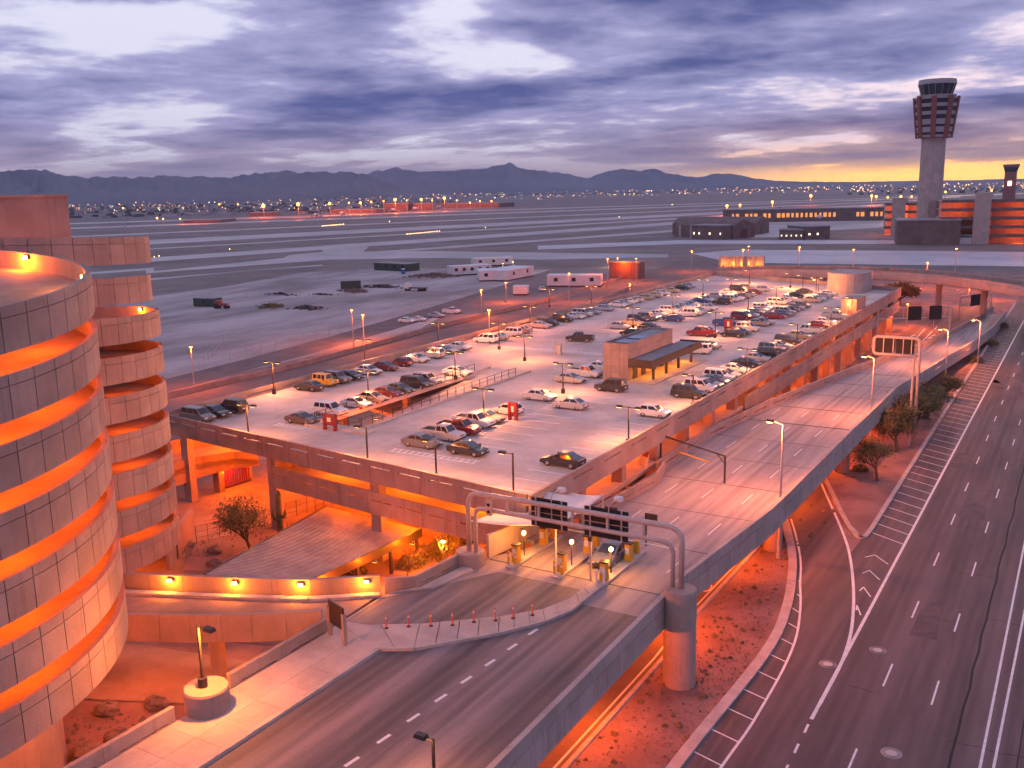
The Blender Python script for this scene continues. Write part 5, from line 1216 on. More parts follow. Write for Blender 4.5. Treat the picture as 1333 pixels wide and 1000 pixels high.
def shrub(name, label, loc, r, h, seed, leaf='leaf2', n=700, s=.12, group=None):
    rnd = random.Random(seed); t = thing(name, label, 'shrub', loc, 0, group); l = MB(); b = MB()
    for k in range(7):
        a = rnd.uniform(0, 2 * PI); b.tube([(0, 0, 0), (math.cos(a) * r * .4, math.sin(a) * r * .4, h * .6), (math.cos(a) * r * .7, math.sin(a) * r * .7, h * .9)], [.04, .03, .015], 4, False)
    b.build('stems', M['bark'], t)
    for k in range(n):
        a, q = rnd.uniform(0, 2 * PI), rnd.random() ** .5 * r * rnd.uniform(.75, 1.1); z = h * rnd.uniform(.1, 1) * (1 - .5 * (q / r) ** 2)
        c = Vector((q * math.cos(a), q * math.sin(a), z)); ss = s * rnd.uniform(.5, 1.3); u = Vector((rnd.gauss(0, 1), rnd.gauss(0, 1), rnd.gauss(0, 1))).normalized(); w = u.orthogonal().normalized(); v = u.cross(w)
        l.sheet([c - w * ss, c + v * ss * .5, c + w * ss, c - v * ss * .5])
    l.build('foliage', M[leaf], t); return t
def boulder(label, loc, s, seed, group=None):
    rnd = random.Random(seed); t = MB(); n, mrow = 9, 6
    for j in range(mrow + 1):
        f = PI * j / mrow
        for i in range(n):
            a = 2 * PI * i / n; q = 1 + rnd.uniform(-.22, .22)
            t.v.append((s * math.sin(f) * math.cos(a) * q * 1.25, s * math.sin(f) * math.sin(a) * q, s * .7 * (math.cos(f) * q + .55)))
    for j in range(mrow):
        for i in range(n): t.f.append((j*n+i, (j+1)*n+i, (j+1)*n+(i+1) % n, j*n+(i+1) % n))
    o = t.build('boulder', M['rock'], None, False, loc); return tag(o, label, 'boulder', group)
tree('palo_verde_tree', 'bushy palo verde tree in the garden behind the metal shade roof', (-66.6, 61.6, 0.05), 5.6, 3.6, 3, nl=5200, leaf_s=.10, base=.12, forks=7, trunk=.06)
tree('mesquite_tree', 'small crooked tree on the gravel island tip by the highway', tuple(at(1142, 626, .2)), 4.6, 3.2, 9, nl=3000, leaf_s=.11, trunk=.11, forks=5)
tree('mesquite_tree', 'large dense tree beneath the cantilever sign', (-19.0, 126.5, .1), 6.0, 4.0, 14, nl=8000, leaf_s=.14, trunk=.10, forks=6, base=.14)
tree('mesquite_tree', 'second dense tree farther along beside the viaduct parapet', (-19.0, 137.0, .1), 5.6, 3.8, 17, nl=7000, leaf_s=.14, trunk=.10, forks=6, base=.14)
tree('mesquite_tree', 'third low tree filling the strip beside the hatched lane', (-18.4, 147.0, .1), 5.0, 3.4, 19, nl=5500, leaf_s=.14, forks=6, base=.16)
tree('mesquite_tree', 'low tree at the viaduct foot farther along the hatched lane', (-18.0, 163.0, .1), 4.0, 2.6, 27, nl=2600, leaf_s=.13, forks=6, base=.16)
p = at(1170, 397, 0); tree('street_tree', 'round olive tree standing before the flyover', (p.x, p.y, 0), 6.0, 4.6, 21, nl=5200, leaf_s=.38, trunk=.25, leaf='leaf2')
p = at(575, 742, .1); tree('bare_tree', 'bare branching sapling in the orange-lit garden', (p.x, p.y, .1), 4.6, 2.2, 33, bare=True, trunk=.09)
p = at(530, 750, .1); tree('bare_tree', 'second bare sapling nearer the planter wall corner', (p.x, p.y, .1), 3.4, 1.9, 35, bare=True, trunk=.07)
t = thing('saguaro_cactus', 'dark upright saguaro cactus beside the garage column', 'cactus', tuple(at(366, 701, .1)))
m = MB(); m.tube([(0, 0, 0), (0, 0, 2), (0, 0, 4.6), (0, 0, 5.0)], [.26, .32, .28, .1], 12); m.build('trunk', M['leaf'], t, True)
m = MB(); m.tube([(0, 0, 1.9), (-.7, 0, 1.95), (-.85, 0, 2.4), (-.85, 0, 3.0)], [.17, .18, .18, .07], 10); m.build('arm', M['leaf'], t, True)
m = MB(); m.tube([(0, 0, 2.3), (.6, 0, 2.35), (.78, 0, 2.8), (.78, 0, 3.2)], [.16, .17, .16, .06], 10); m.build('arm', M['leaf'], t, True)
for k, (px, py, r, h) in enumerate(((600, 700, 1.7, 1.7), (578, 712, 1.6, 1.6), (556, 722, 1.5, 1.5), (535, 733, 1.3, 1.3), (445, 738, 1.1, 1.0), (465, 742, .9, .9))):
    p = at(px, py, .5); shrub('hedge_shrub', '%s orange-lit leafy shrub from the gantry drum in the garden' % ORD[k], (p.x, p.y, .05), r, h, 50 + k, 'leaf2', 900, .13, 'garden shrubs')
for k, (px, py, r) in enumerate(((1120, 610, .9), (1245, 500, 1.3), (1270, 470, 1.5), (1290, 448, 1.5), (1305, 425, 1.4))):
    p = at(px, py, .4); shrub('verge_shrub', '%s dark low shrub from the near end of the strip beside the highway' % ORD[k], (p.x, p.y, .1), r, r * .9, 70 + k, 'leaf', 600, .16, 'verge shrubs')
for k, (px, py, s) in enumerate(((140, 926, .75), (205, 918, .7), (155, 965, .8), (112, 985, .9), (60, 985, .8))):
    p = at(px, py, .2); boulder('%s dark boulder from the right in the sunken garden below the sidewalk' % ORD[(1, 0, 2, 3, 4)[k]], (p.x, p.y, .05), s, 90 + k, 'garden boulders')
for k, (px, py, s) in enumerate(((279, 718, .6), (280, 735, .7), (378, 700, .5))):
    p = at(px, py, .2); boulder(('upper boulder beside the palo verde tree', 'lower boulder beside the metal shade roof', 'small boulder by the cactus foot')[k], (p.x, p.y, .05), s, 110 + k)

def stones(name, label, poly, n, seed, smin=.05, smax=.2, mat='rock'):
    rnd = random.Random(seed); m = MB(); xs = [p[0] for p in poly]; ys = [p[1] for p in poly]
    def inside(x, y):
        c = False; j = len(poly) - 1
        for i in range(len(poly)):
            if (poly[i][1] > y) != (poly[j][1] > y) and x < (poly[j][0] - poly[i][0]) * (y - poly[i][1]) / (poly[j][1] - poly[i][1]) + poly[i][0]: c = not c
            j = i
        return c
    while n > 0:
        x, y = rnd.uniform(min(xs), max(xs)), rnd.uniform(min(ys), max(ys)); n -= 1
        if not inside(x, y): continue
        s = smin + (smax - smin) * rnd.random() ** 3; a = rnd.uniform(0, PI); b = len(m.v)
        for k in range(5): f = a + 2 * PI * k / 5; q = s * rnd.uniform(.7, 1.2); m.v.append((x + q * math.cos(f), y + q * math.sin(f), .1))
        m.v.append((x + rnd.uniform(-.3, .3) * s, y + rnd.uniform(-.3, .3) * s, .1 + s * rnd.uniform(.5, 1.1)))
        m.f += [(b + k, b + (k + 1) % 5, b + 5) for k in range(5)]
    return tag(m.build(name, M[mat]), label, 'stones', kind='stuff')
stones('gravel_stones', 'loose stones strewn over the gravel beside the slip road', [(-24, 25), (-19, 25), (-18.5, 66), (-21, 84), (-24, 92)], 5200, 1, .03, .11, 'gravel')
stones('gravel_stones', 'loose stones strewn over the gravel island by the highway', [(-17, 94), (-24, 112), (-21, 160), (-17, 160)], 3200, 2, .04, .13, 'gravel')
stones('gravel_stones', 'loose stones strewn over the sunken garden beds', [(-60, 12), (-42, 12), (-42, 40), (-52, 37), (-60, 33)], 2600, 3, .06, .3)
stones('gravel_stones', 'loose stones in the garden behind the shade roof', [(-74, 58), (-62, 60), (-58, 66), (-66, 72), (-74, 68)], 900, 4, .06, .25)
stones('dry_weeds', 'low dry weeds dotted along the gravel verge', [(-24, 25), (-19, 25), (-18.5, 66), (-21, 84), (-17, 150), (-20, 150), (-24, 92)], 700, 5, .08, .34, 'leaf2')
# ================================================================ sunken garden, shade roof, curved service ramp
strip('orange_lane', [(-95, 52), (-66, 44), (-41, 52), (-41, 62), (-52, 64), (-60, 70), (-95, 74)], M['asphalt2'], 0.09)
gd = [tuple(at(x, y, .1).xy) for x, y in ((238, 742), (256, 706), (330, 690), (420, 655), (540, 690), (395, 756))]
strip('garden_bed', gd, M['gravel'], 0.13)
strip('garden_bed', [tuple(at(x, y, .1).xy) for x, y in ((430, 752), (560, 690), (625, 690), (610, 720), (520, 760))], M['gravel'], 0.13)
strip('garden_bed', [(-60, 10), (-41.5, 10), (-41.5, 41), (-47, 40.5), (-56, 36), (-70, 20)], M['gravel'], 0.12)
strip('lit_lane', [(-75, 30), (-56, 37), (-46, 41.5), (-46, 47), (-60, 44), (-80, 36)], M['floor_conc'], 0.13)
for k, (x, y, w) in enumerate(((-53.5, 40.2, 520), (-64, 37.5, 520), (-46.5, 43.6, 240))):
    under_lamp((x, y, 4.45), w * .38, SODIUM, label='%s orange lamp beneath the driveway bridge from the right' % ORD[(1, 2, 0)[k]], group='lamps beneath the driveway bridge')
# corrugated shade roof
sr = thing('shade_roof', 'long corrugated metal shade roof between the ramps and garage', 'shelter')
q = [at(x, y, 3.0) for x, y in ((268, 748), (400, 758), (548, 689), (425, 660))]
n = 60; ea, eb = q[3] - q[0], q[2] - q[1]
for k in range(n):
    a0_, a1_ = q[0] + ea * (k / n), q[0] + ea * ((k + .62) / n); b0_, b1_ = q[1] + eb * (k / n), q[1] + eb * ((k + .62) / n)
    m = MB(); m.hexa([(*a0_.xy, 2.96), (*b0_.xy, 2.96), (*b1_.xy, 2.96), (*a1_.xy, 2.96), (*a0_.xy, 3.05), (*b0_.xy, 3.05), (*b1_.xy, 3.05), (*a1_.xy, 3.05)]); m.build('roof_rib', M['metalroof'], sr)
m = MB(); m.hexa([(*v.xy, 2.86) for v in q] + [(*v.xy, 2.955) for v in q]); m.build('roof_sheet', M['black'], sr)  # sheet coloured black so the grooves between ribs look shaded
m = MB(); panel_box(m, q[1], q[2], (2.3, 3.1), (2.3, 3.1), -.15, None, 0); m.build('eave_beam', M['bronze'], sr)
m = MB(); panel_box(m, q[0], q[3], (2.3, 3.1), (2.3, 3.1), .15, None, 0); m.build('eave_beam', M['bronze'], sr)
for f in (.1, .4, .7, .95):
    for a, e in ((q[0], ea), (q[1], eb)): v = a + e * f; m = MB(); m.box(v.x - .12, v.x + .12, v.y - .12, v.y + .12, 0, 2.86); m.build('post', M['bronze'], sr)
for k, f in enumerate((.2, .5, .85)):
    v = (q[1] + eb * f); under_lamp((v.x + 1.2, v.y - .6, 2.7), 230, SODIUM, label='%s orange lamp under the shade roof right eave' % ORD[k], group='lamps under the shade roof')
# garden fence
fn = thing('garden_fence', 'thin dark mesh fence with posts along the garden back edge', 'fence'); fpts = [at(x, y, .1) for x, y in ((256, 708), (330, 690), (400, 668), (452, 652))]
for a, b in zip(fpts, fpts[1:]):
    for k in range(5): v = a.lerp(b, k / 5); m = MB(); m.tube([(v.x, v.y, 0), (v.x, v.y, 1.9)], .03, 5); m.build('post', M['bronze'], fn)
    for z in (.1, .7, 1.3, 1.88): m = MB(); m.tube([(a.x, a.y, z), (b.x, b.y, z)], .015, 4); m.build('wire', M['bronze'], fn)
# wedge wall beside the farther ramp
ww = thing('wedge_wall', 'leaning concrete wedge wall at the foot of the farther spiral ramp', 'wall'); a, b = at(222, 742, .1), at(254, 690, .1)
m = MB(); panel_box(m, a, b, (0, 2.6), (0, 2.2), .3, None, 0); m.build('wall', M['panel'], ww); m = MB(); panel_box(m, a + Vector((0, 0, 0)), b, (2.601, 2.75), (2.201, 2.35), .4, None, 0); m.build('coping', M['panel'], ww)
# curved service ramp glowing orange under the garage left end
cr = thing('curved_ramp', 'curved orange-lit concrete ramp under the garage left corner', 'ramp')
tp = [at(x, y, 5.0) for x, y in ((205, 611), (226, 603), (262, 594), (304, 588), (335, 589))]; bt = [(2.2), (2.3), (2.6), (3.0), (3.4)]
for i in range(4):
    for k in range(2):
        a, b = tp[i].lerp(tp[i+1], k / 2), tp[i].lerp(tp[i+1], (k + 1) / 2); z0, z1 = bt[i] + (bt[i+1] - bt[i]) * k / 2, bt[i] + (bt[i+1] - bt[i]) * (k + 1) / 2
        m = MB(); panel_box(m, a, b, (z0, 5.0), (z1, 5.0), .25, None, .01); m.build('fascia_panel', M['ramp_conc'], cr)
m = MB()
for a, b in zip(tp, tp[1:]):
    da, db = Vector((a.x, a.y, 0)).normalized() * 7.5, Vector((b.x, b.y, 0)).normalized() * 7.5
    m.prism([(a.x, a.y), (b.x, b.y), (b.x + db.x, b.y + db.y), (a.x + da.x, a.y + da.y)], 3.5, 4.2)
m.build('road_deck', M['ramp_conc'], cr)
far2 = [a + Vector((a.x, a.y, 0)).normalized() * 7.5 for a in tp]
wall_run(cr, 'back_wall', [v.xy for v in far2], [4.2] * 5, 1.5, .25, 4, M['ramp_conc'], None, .01)
p = at(286, 640, .1); m = MB(); m.box(p.x - .5, p.x + .5, p.y - .4, p.y + .4, 0, 3.4); m.build('pier', M['ramp_conc'], cr)
gt_ = thing('garage_gate', 'slatted gate, red light put into its colour, in the opening below the curved ramp', 'gate'); a, b = at(292, 637, .1), at(327, 626, .1)
for k in range(12):
    v, w = a.lerp(b, k / 12), a.lerp(b, (k + .55) / 12); m = MB(); panel_box(m, v, w, (.1, 2.7), (.1, 2.7), .08, None, 0); m.build('slat', M['redsign'], gt_)  # red light on the opening put into the slat colour
for z in (.15, 2.6): m = MB(); panel_box(m, a, b, (z, z + .15), (z, z + .15), -.06, None, 0); m.build('rail', M['bronze'], gt_)
for k, (x, y, z, w) in enumerate(((-80.5, 80, 7.2, 700), (-84, 75, 3.0, 260))):
    under_lamp((x, y, z), w, SODIUM, label=('orange lamp above the curved ramp deck', 'orange lamp below the curved ramp')[k])
t = thing('ground_lamp', 'orange floodlight washing the lane by the farther ramp foot', 'lamp', (-72, 57.5, .1)); m = MB(); m.tube([(0, 0, 0), (0, 0, 3.2)], .06, 6); m.build('post', M['bronze'], t); m = MB(); m.box(-.2, .2, -.12, .12, 3.2, 3.35); m.build('lens', M['lampglow'], t); lamp(t, (0, 0, 3.0), 420, SODIUM)
t = thing('ground_lamp', 'orange lamp among the shrubs by the gantry drum', 'lamp', (-47.5, 66.5, .1)); m = MB(); m.tube([(0, 0, 0), (0, 0, 3.0)], .06, 6); m.build('post', M['bronze'], t); m = MB(); m.box(-.2, .2, -.12, .12, 3.0, 3.15); m.build('lens', M['lampglow'], t); lamp(t, (0, -.3, 2.7), 520, AMBER)

# ================================================================ works yard
def trailer(label, l0, l1, depth, h, mat='trailer', win=4, z=.6):
    a, b = at(*l0, .3), at(*l1, .3); a.z = b.z = 0; t = thing('site_trailer', label, 'trailer', group='site trailers'); d = (b - a).normalized(); n_ = Vector((-d.y, d.x, 0))
    m = MB(); q = [a, b, b + n_ * depth, a + n_ * depth]; m.hexa([(v.x, v.y, z) for v in q] + [(v.x, v.y, z + h) for v in q]); m.build('body', M[mat], t)
    m = MB(); q2 = [a - n_*.1 - d*.1, b - n_*.1 + d*.1, b + n_ * (depth+.1) + d*.1, a + n_ * (depth+.1) - d*.1]; m.hexa([(v.x, v.y, z + h + .001) for v in q2] + [(v.x, v.y, z + h + .16) for v in q2]); m.build('roof', M['roofgrey'] if mat != 'trailer' else M['whitemetal'], t)
    m = MB(); q3 = [a + n_*.3, b + n_*.3, b + n_ * (depth-.3), a + n_ * (depth-.3)]; m.hexa([(v.x, v.y, 0) for v in q3] + [(v.x, v.y, z) for v in q3]); m.build('skirt', M['bronze'], t)
    for k in range(win):
        s = (k + .5) / win; c = a.lerp(b, s); m = MB(); panel_box(m, c - d * .7, c + d * .7, (z + h * .42, z + h * .8), (z + h * .42, z + h * .8), -.04, None, 0); m.build('window', M['glass'], t)
    return t
trailer('long white site trailer behind the others with dark windows', (617, 347), (668, 345), 6, 3.0, win=3)
trailer('white site trailer with row of windows left of the pair', (589, 359), (640, 356), 6, 3.2, win=5)
trailer('white site trailer at the front of the angled pair', (624, 366), (660, 365), 14, 3.2, win=2)
trailer('white site trailer at the right of the angled pair', (660, 366), (695, 359), 10, 3.4, win=2)
trailer('white flat-roofed site trailer nearest the frontage road', (712, 373), (782, 373), 7, 3.4, win=3)
trailer('dark green site office with pale roof edge', (487, 351), (530, 353), 8, 3.0, 'greenbox', 4, .2)
trailer('small white equipment box trailer beside the street lamps', (668, 384), (686, 384), 4, 2.4, win=0)
trailer('dark storage container behind the debris piles', (444, 376), (470, 375), 5, 2.6, 'greenbox', 0, .3)
trailer('green dumpster container beside the red tractor', (252, 398), (278, 399), 4, 2.4, 'greenbox', 1, .2)
t = thing('portable_toilet', 'small blue portable toilet beside the green site office', 'toilet', tuple(at(525, 357, 0))); m = MB(); m.box(-.6, .6, -.6, .6, 0, 2.1); m.build('cabin', M['bluetarp'], t); m = MB(); m.frustum((-.65, .65, -.65, .65), (-.4, .4, -.4, .4), 2.1, 2.35); m.build('roof', M['whitemetal'], t)
t = thing('tractor', 'red tractor standing beside the green dumpster', 'tractor', tuple(at(288, 402, 0)), .3)
m = MB(); m.frustum((-2.0, .6, -.8, .8), (-1.6, .4, -.6, .6), .9, 2.5); m.build('cab', M['redsign'], t); m = MB(); m.frustum((.55, 2.6, -.6, .6), (.55, 2.4, -.5, .5), .9, 1.7); m.build('hood', M['redsign'], t)
for x, r in ((-1.2, .85), (1.9, .6)):
    for s in (-.8, .8): m = MB(); m.tube([(x, s - .2, r), (x, s + .2, r)], r, 12); m.build('wheel', M['rubber'], t)
t = thing('flatbed_truck', 'white-cabbed flatbed truck parked beyond the dirt piles', 'truck', tuple(at(541, 379, 0)), .1)
m = MB(); m.frustum((-4.0, -2.2, -1.1, 1.1), (-3.6, -2.3, -1, 1), .8, 2.9); m.build('cab', M['whitemetal'], t); m = MB(); m.box(-2.1, 4.5, -1.1, 1.1, 1.0, 1.3); m.build('bed', M['bronze'], t)
for x in (-3.2, 2.0, 3.2):
    for s in (-1, 1): m = MB(); m.tube([(x, s - .2, .5), (x, s + .2, .5)], .5, 12); m.build('wheel', M['rubber'], t)
def pile(label, px, py, n, sx, sy, mat, seed, size=.8):
    rnd = random.Random(seed); c = at(px, py, 0); m = MB()
    for k in range(n):
        x, y = rnd.gauss(0, sx * .5), rnd.gauss(0, sy * .5); s = size * rnd.uniform(.4, 1.1); a = rnd.uniform(0, PI); z = max(0, 1.1 * size * (1 - abs(x) / sx) * (1 - abs(y) / sy))
        P_ = [(math.cos(a + k2 * PI / 2) * s * (1.6 if k2 % 2 else .8), math.sin(a + k2 * PI / 2) * s * (1.6 if k2 % 2 else .8)) for k2 in range(4)]
        m.hexa([(x + u, y + v, 0) for u, v in P_] + [(x + u * .7, y + v * .7, z + s * rnd.uniform(.3, .8)) for u, v in P_])
    o = m.build('debris_pile', M[mat], None, False, c); return tag(o, label, 'pile', 'debris piles', 'stuff')
pile('brushy debris pile left of centre in the works yard', 350, 400, 60, 4.0, 4.0, 'leaf2', 1); pile('dark rubble pile right of the brush heap', 400, 402, 60, 5.5, 3.5, 'bronze', 2)
pile('dark scrap row beyond the rubble pile', 365, 384, 40, 6, 2, 'bronze', 3, .6); pile('scrap stacked before the dark container', 460, 380, 70, 7, 3.5, 'brick', 4)
pile('scrap and pallets right of the dark container', 497, 374, 80, 8, 5, 'bronze', 5, .7); pile('yellow sand heap by the flatbed truck', 515, 384, 40, 4, 2, 'o_sand', 6, .5) if 'o_sand' in M else None
pile('mixed machinery heap left of the white trailers', 565, 360, 90, 9, 7, 'brick', 7, 1.0); pile('low scrap line in front of the green dumpster yard', 420, 384, 30, 5, 2, 'bronze', 8, .5)
for k, (pa, pb) in enumerate((((225, 384), (500, 392)), ((300, 470), (560, 405)), ((300, 372), (490, 350)), ((260, 482), (300, 440)))):
    a, b = at(*pa, 0), at(*pb, 0); t = thing('chain_fence', ('chain-link fence across the middle of the works yard', 'chain-link fence along the haul road', 'chain-link fence at the back of the pale hardstand', 'short chain-link fence at the yard left corner')[k], 'fence', group='works yard fences'); n = int((b - a).length / 5)
    for i in range(n + 1): v = a.lerp(b, i / n); m = MB(); m.tube([(v.x, v.y, 0), (v.x, v.y, 2.1)], .05, 4); m.build('post', M['galv'], t)
    for z in (1.1, 2.05): m = MB(); m.tube([(a.x, a.y, z), (b.x, b.y, z)], .03, 4); m.build('rail', M['galv'], t)
t = thing('pylon_sign', 'orange-lit square roadside structure behind the frontage road', 'building', tuple(at(812, 363, 0))); m = MB(); m.box(-6, 6, 0, 6, 0, 6.0); m.build('wall', M['brick'], t); m = MB(); m.box(-6.6, 6.6, -.8, 6.6, 6.0, 6.6); m.build('roof', M['roofgrey'], t)
for k in range(5): m = MB(); m.box(-5.4 + 2.2*k, -3.8 + 2.2*k, -.06, -.005, .4, 5.2); m.build('door', M['towerred'], t)
lamp(t, (0, -2.5, 5.5), 700, SODIUM)
for k, (px, py, w) in enumerate(((655, 343, 700), (668, 341, 500), (804, 336, 1500))):
    p = at(px, py + 12, 0); street_lamp(p.x, p.y, 0, zat(p, py), 'bright yard floodlight on a pole, %s from the left' % ORD[k], 'yard floodlights', w, col=(1, .62, .25))

# ================================================================ airport buildings and towers
tb = at(1207, 312, 0); tw_ = thing('control_tower', 'tall concrete air traffic control tower with flared red and white cab', 'tower', (tb.x, tb.y, 0), -.35)
zt0 = zat(tb, 104); z_sh = zat(tb, 179); z_f1 = zat(tb, 128); z_c0 = zat(tb, 120)
def octa(r0, r1, z0, z1, mat, name, n=8, rot=PI/8, smooth=False):
    m = MB(); m.v = [(r0*math.cos(rot+2*PI*k/n), r0*math.sin(rot+2*PI*k/n), z0) for k in range(n)] + [(r1*math.cos(rot+2*PI*k/n), r1*math.sin(rot+2*PI*k/n), z1) for k in range(n)]
    m.f = [tuple(reversed(range(n))), tuple(range(n, 2*n))] + [(k, (k+1) % n, n+(k+1) % n, n+k) for k in range(n)]
    return m.build(name, M[mat], tw_)
octa(6.8, 6.5, 0, z_sh + .5, 'panel2', 'shaft', 8)
octa(9.5, 12.0, z_sh, z_f1, 'palestripe', 'cab_base', 8)
nf = 5; hh = (z_f1 - z_sh) / nf
for k in range(nf):
    za = z_sh + hh * (k + .3); zb = z_sh + hh * (k + (.62 if k < 2 else .85)); f = lambda z: 9.55 + (12.05 - 9.5) * (z - z_sh) / (z_f1 - z_sh)
    octa(f(za) + .05, f(zb) + .05, za, zb, 'towerwin', 'window_band', 8)
for k in range(8):
    a = PI/8 + 2*PI*k/8; m = MB(); ca, sa = math.cos(a), math.sin(a); P_ = []
    for z, r in ((z_sh - .4, 9.9), (z_f1 + .6, 12.6)):
        for dr, dt in ((-1.8, -1.5), (0, -1.3), (0, 1.3), (-1.8, 1.5)): P_.append(((r+dr)*ca - dt*sa, (r+dr)*sa + dt*ca, z))
    m.hexa(P_); m.build('fin', M['towerred'], tw_)
octa(10.2, 10.6, z_f1, z_f1 + 1.6, 'palestripe', 'gallery', 16); octa(8.2, 10.0, z_f1 + 1.6, zt0 - 2.6, 'towerwin', 'cab_glass', 16); octa(10.3, 10.0, zt0 - 2.6, zt0, 'palestripe', 'roof', 16)
for k in range(16): a = 2*PI*k/16; m = MB(); m.tube([(8.3*math.cos(a), 8.3*math.sin(a), z_f1 + 1.6), (10.1*math.cos(a), 10.1*math.sin(a), zt0 - 2.6)], .12, 4); m.build('mullion', M['palestripe'], tw_)
def block(name, label, pl, pr_, depth, h=None, ytop=None, mat='brick', cat='building', wins=0, wmat='glass', floors=1, rowlit=False, group=None, z0=0):
    a, b = at(*pl, 0), at(*pr_, 0); a.z = b.z = 0; d = (b - a).normalized(); n_ = Vector((-d.y, d.x, 0))
    hgt_ = h or zat(a, ytop); t = thing(name, label, cat, group=group); m = MB(); q = [a, b, b + n_*depth, a + n_*depth]
    m.hexa([(v.x, v.y, z0) for v in q] + [(v.x, v.y, hgt_) for v in q]); m.build('wall', M[mat], t)
    m = MB(); q = [a - n_*.4 - d*.4, b - n_*.4 + d*.4, b + n_*(depth+.4) + d*.4, a + n_*(depth+.4) - d*.4]; m.hexa([(v.x, v.y, hgt_ + .002) for v in q] + [(v.x, v.y, hgt_ + .7) for v in q]); m.build('roof', M['roofgrey'], t)
    for fl in range(floors):
        rw_ = random.Random(wins * 31 + fl)
        for k in range(wins):
            if wmat != 'glass' and rw_.random() < .25: continue
            c = a.lerp(b, (k + .5) / wins); w = (b - a).length / wins * rw_.uniform(.7, 1.4) * (.28 if wmat != 'litwhite' else .1); zz = hgt_ * (fl + .35) / floors; wh = .35 if wmat != 'litwhite' else .16
            m = MB(); panel_box(m, c - d*w, c + d*w, (zz, zz + hgt_ / floors * wh), (zz, zz + hgt_ / floors * wh), -.15, None, 0); m.build('window', M[wmat], t)
    return t, a, b, d, n_, hgt_
M['litwin'] = glow('lit_window_orange', (1.0, .34, .06), 0.9); M['litred'] = glow('lit_window_red', (1.0, .16, .04), 1.0); M['litwhite'] = glow('lit_window_white', (1.0, .85, .6), 2.2)
block('tower_annex', 'plain brown block at the control tower foot', (1167, 319), (1249, 319), 30, ytop=288, mat='brick')
block('annex_wing', 'low white wing right of the tower annex', (1249, 318), (1286, 318), 14, ytop=307, mat='whitemetal')
block('service_building', 'low dark service building with small lit windows', (900, 311), (941, 312), 24, ytop=294, mat='brick', wins=6, wmat='litwhite')
# hangars with arched gables
def arched(label, pl, pr_, depth, yt, piers):
    a, b = at(*pl, 0), at(*pr_, 0); a.z = b.z = 0; d = (b - a).normalized(); n_ = Vector((-d.y, d.x, 0)); W_ = (b - a).length; t = thing('arched_building', label, 'building', group='arched airport buildings'); zt_ = zat(a, yt); m = MB(); prof = [(0, 0), (0, zt_ * .68)] + [(W_ * (.06 + .88 * k / 10), zt_ * (.68 + .32 * math.sin(PI * k / 10))) for k in range(11)] + [(W_, zt_ * .68), (W_, 0)]
    for o in (0, depth): m.v += [tuple(a + d * x + n_ * o + Vector((0, 0, z))) for x, z in prof]
    n = len(prof); m.f = [tuple(reversed(range(n))), tuple(range(n, 2*n))] + [(k, (k+1) % n, n+(k+1) % n, n+k) for k in range(n)]; m.build('shell', M['brick'], t)
    for k in range(piers): c = a + n_ * (depth * (k + .5) / piers) + d * (-.05); m = MB(); m.box(c.x - .8, c.x + .8, c.y - .8, c.y + .8, 0, zt_ * .66); m.build('pier', M['panel2'], t)
    m = MB(); c0_, c1_ = a.lerp(b, .35), a.lerp(b, .65); panel_box(m, c0_, c1_, (0, zt_ * .5), (0, zt_ * .5), -.3, None, 0); m.build('door', M['bronze'], t)
    return t
arched('dark arched-gable building left of the pair beyond the taxiway', (954, 311), (982, 309), 50, 287, 5); arched('dark arched-gable building right of the pair beyond the taxiway', (984, 306), (1001, 303), 60, 283, 6)
block('office_block', 'dark low office with lit windows right of the arched buildings', (1014, 312), (1046, 312), 20, ytop=300, mat='brick', wins=5, wmat='litwhite'); block('office_block', 'taller dark office with two bright doorways beside the low office', (1048, 312), (1080, 311), 24, ytop=296, mat='brick', wins=3, wmat='litwhite')
block('concourse', 'long low terminal concourse with orange-lit ground floor', (945, 290), (1150, 287), 40, ytop=274, mat='brick', wins=34, wmat='litwin')
# orange-lit far parking structure
def far_garage(label, pl, pr_, ytop, levels, depth):
    a, b = at(*pl, 0), at(*pr_, 0); a.z = b.z = 0; d = (b - a).normalized(); n_ = Vector((-d.y, d.x, 0)); H2 = zat(a, ytop); t = thing('far_garage', label, 'building', group='far parking structures'); fh = H2 / levels
    for k in range(levels):
        m = MB(); q = [a, b, b + n_*depth, a + n_*depth]; z = fh * (k + 1); m.hexa([(v.x, v.y, z - .5) for v in q] + [(v.x, v.y, z) for v in q]); m.build('floor_slab', M['panel2'], t)
        m = MB(); panel_box(m, a, b, (z - .9, z + .7), (z - .9, z + .7), -.3, None, 0); m.build('parapet', M['brick'], t)
        for j in range(int((b - a).length / 12)):
            c = a.lerp(b, (j + .5) / int((b - a).length / 12)) + n_ * 3; m = MB(); m.box(c.x - .5, c.x + .5, c.y - .5, c.y + .5, z - fh, z - .5) if j % 2 else None
            if m.v: m.build('column', M['panel2'], t)
        for j in range(3): c = a.lerp(b, (j + .5) / 3) + n_ * 5; lamp(t, (c.x, c.y, z - 1.1), 700, SODIUM, radius=.3)
    m = MB(); panel_box(m, a + n_ * 14, b + n_ * 14, (0, H2), (0, H2), .3, None, 0); m.build('core_wall', M['walk'], t)
    for f in (.42,): c = a.lerp(b, f); m = MB(); m.box(c.x - 4, c.x + 4, c.y - 2, c.y + 8, 0, H2 + 4); m.build('stair_tower', M['panel2'], t)
far_garage('orange-lit multi-storey parking structure right of the control tower', (1222, 318), (1352, 318), 262, 5, 40)
far_garage('lower orange-lit parking structure left of the control tower', (1150, 306), (1194, 306), 266, 4, 30)
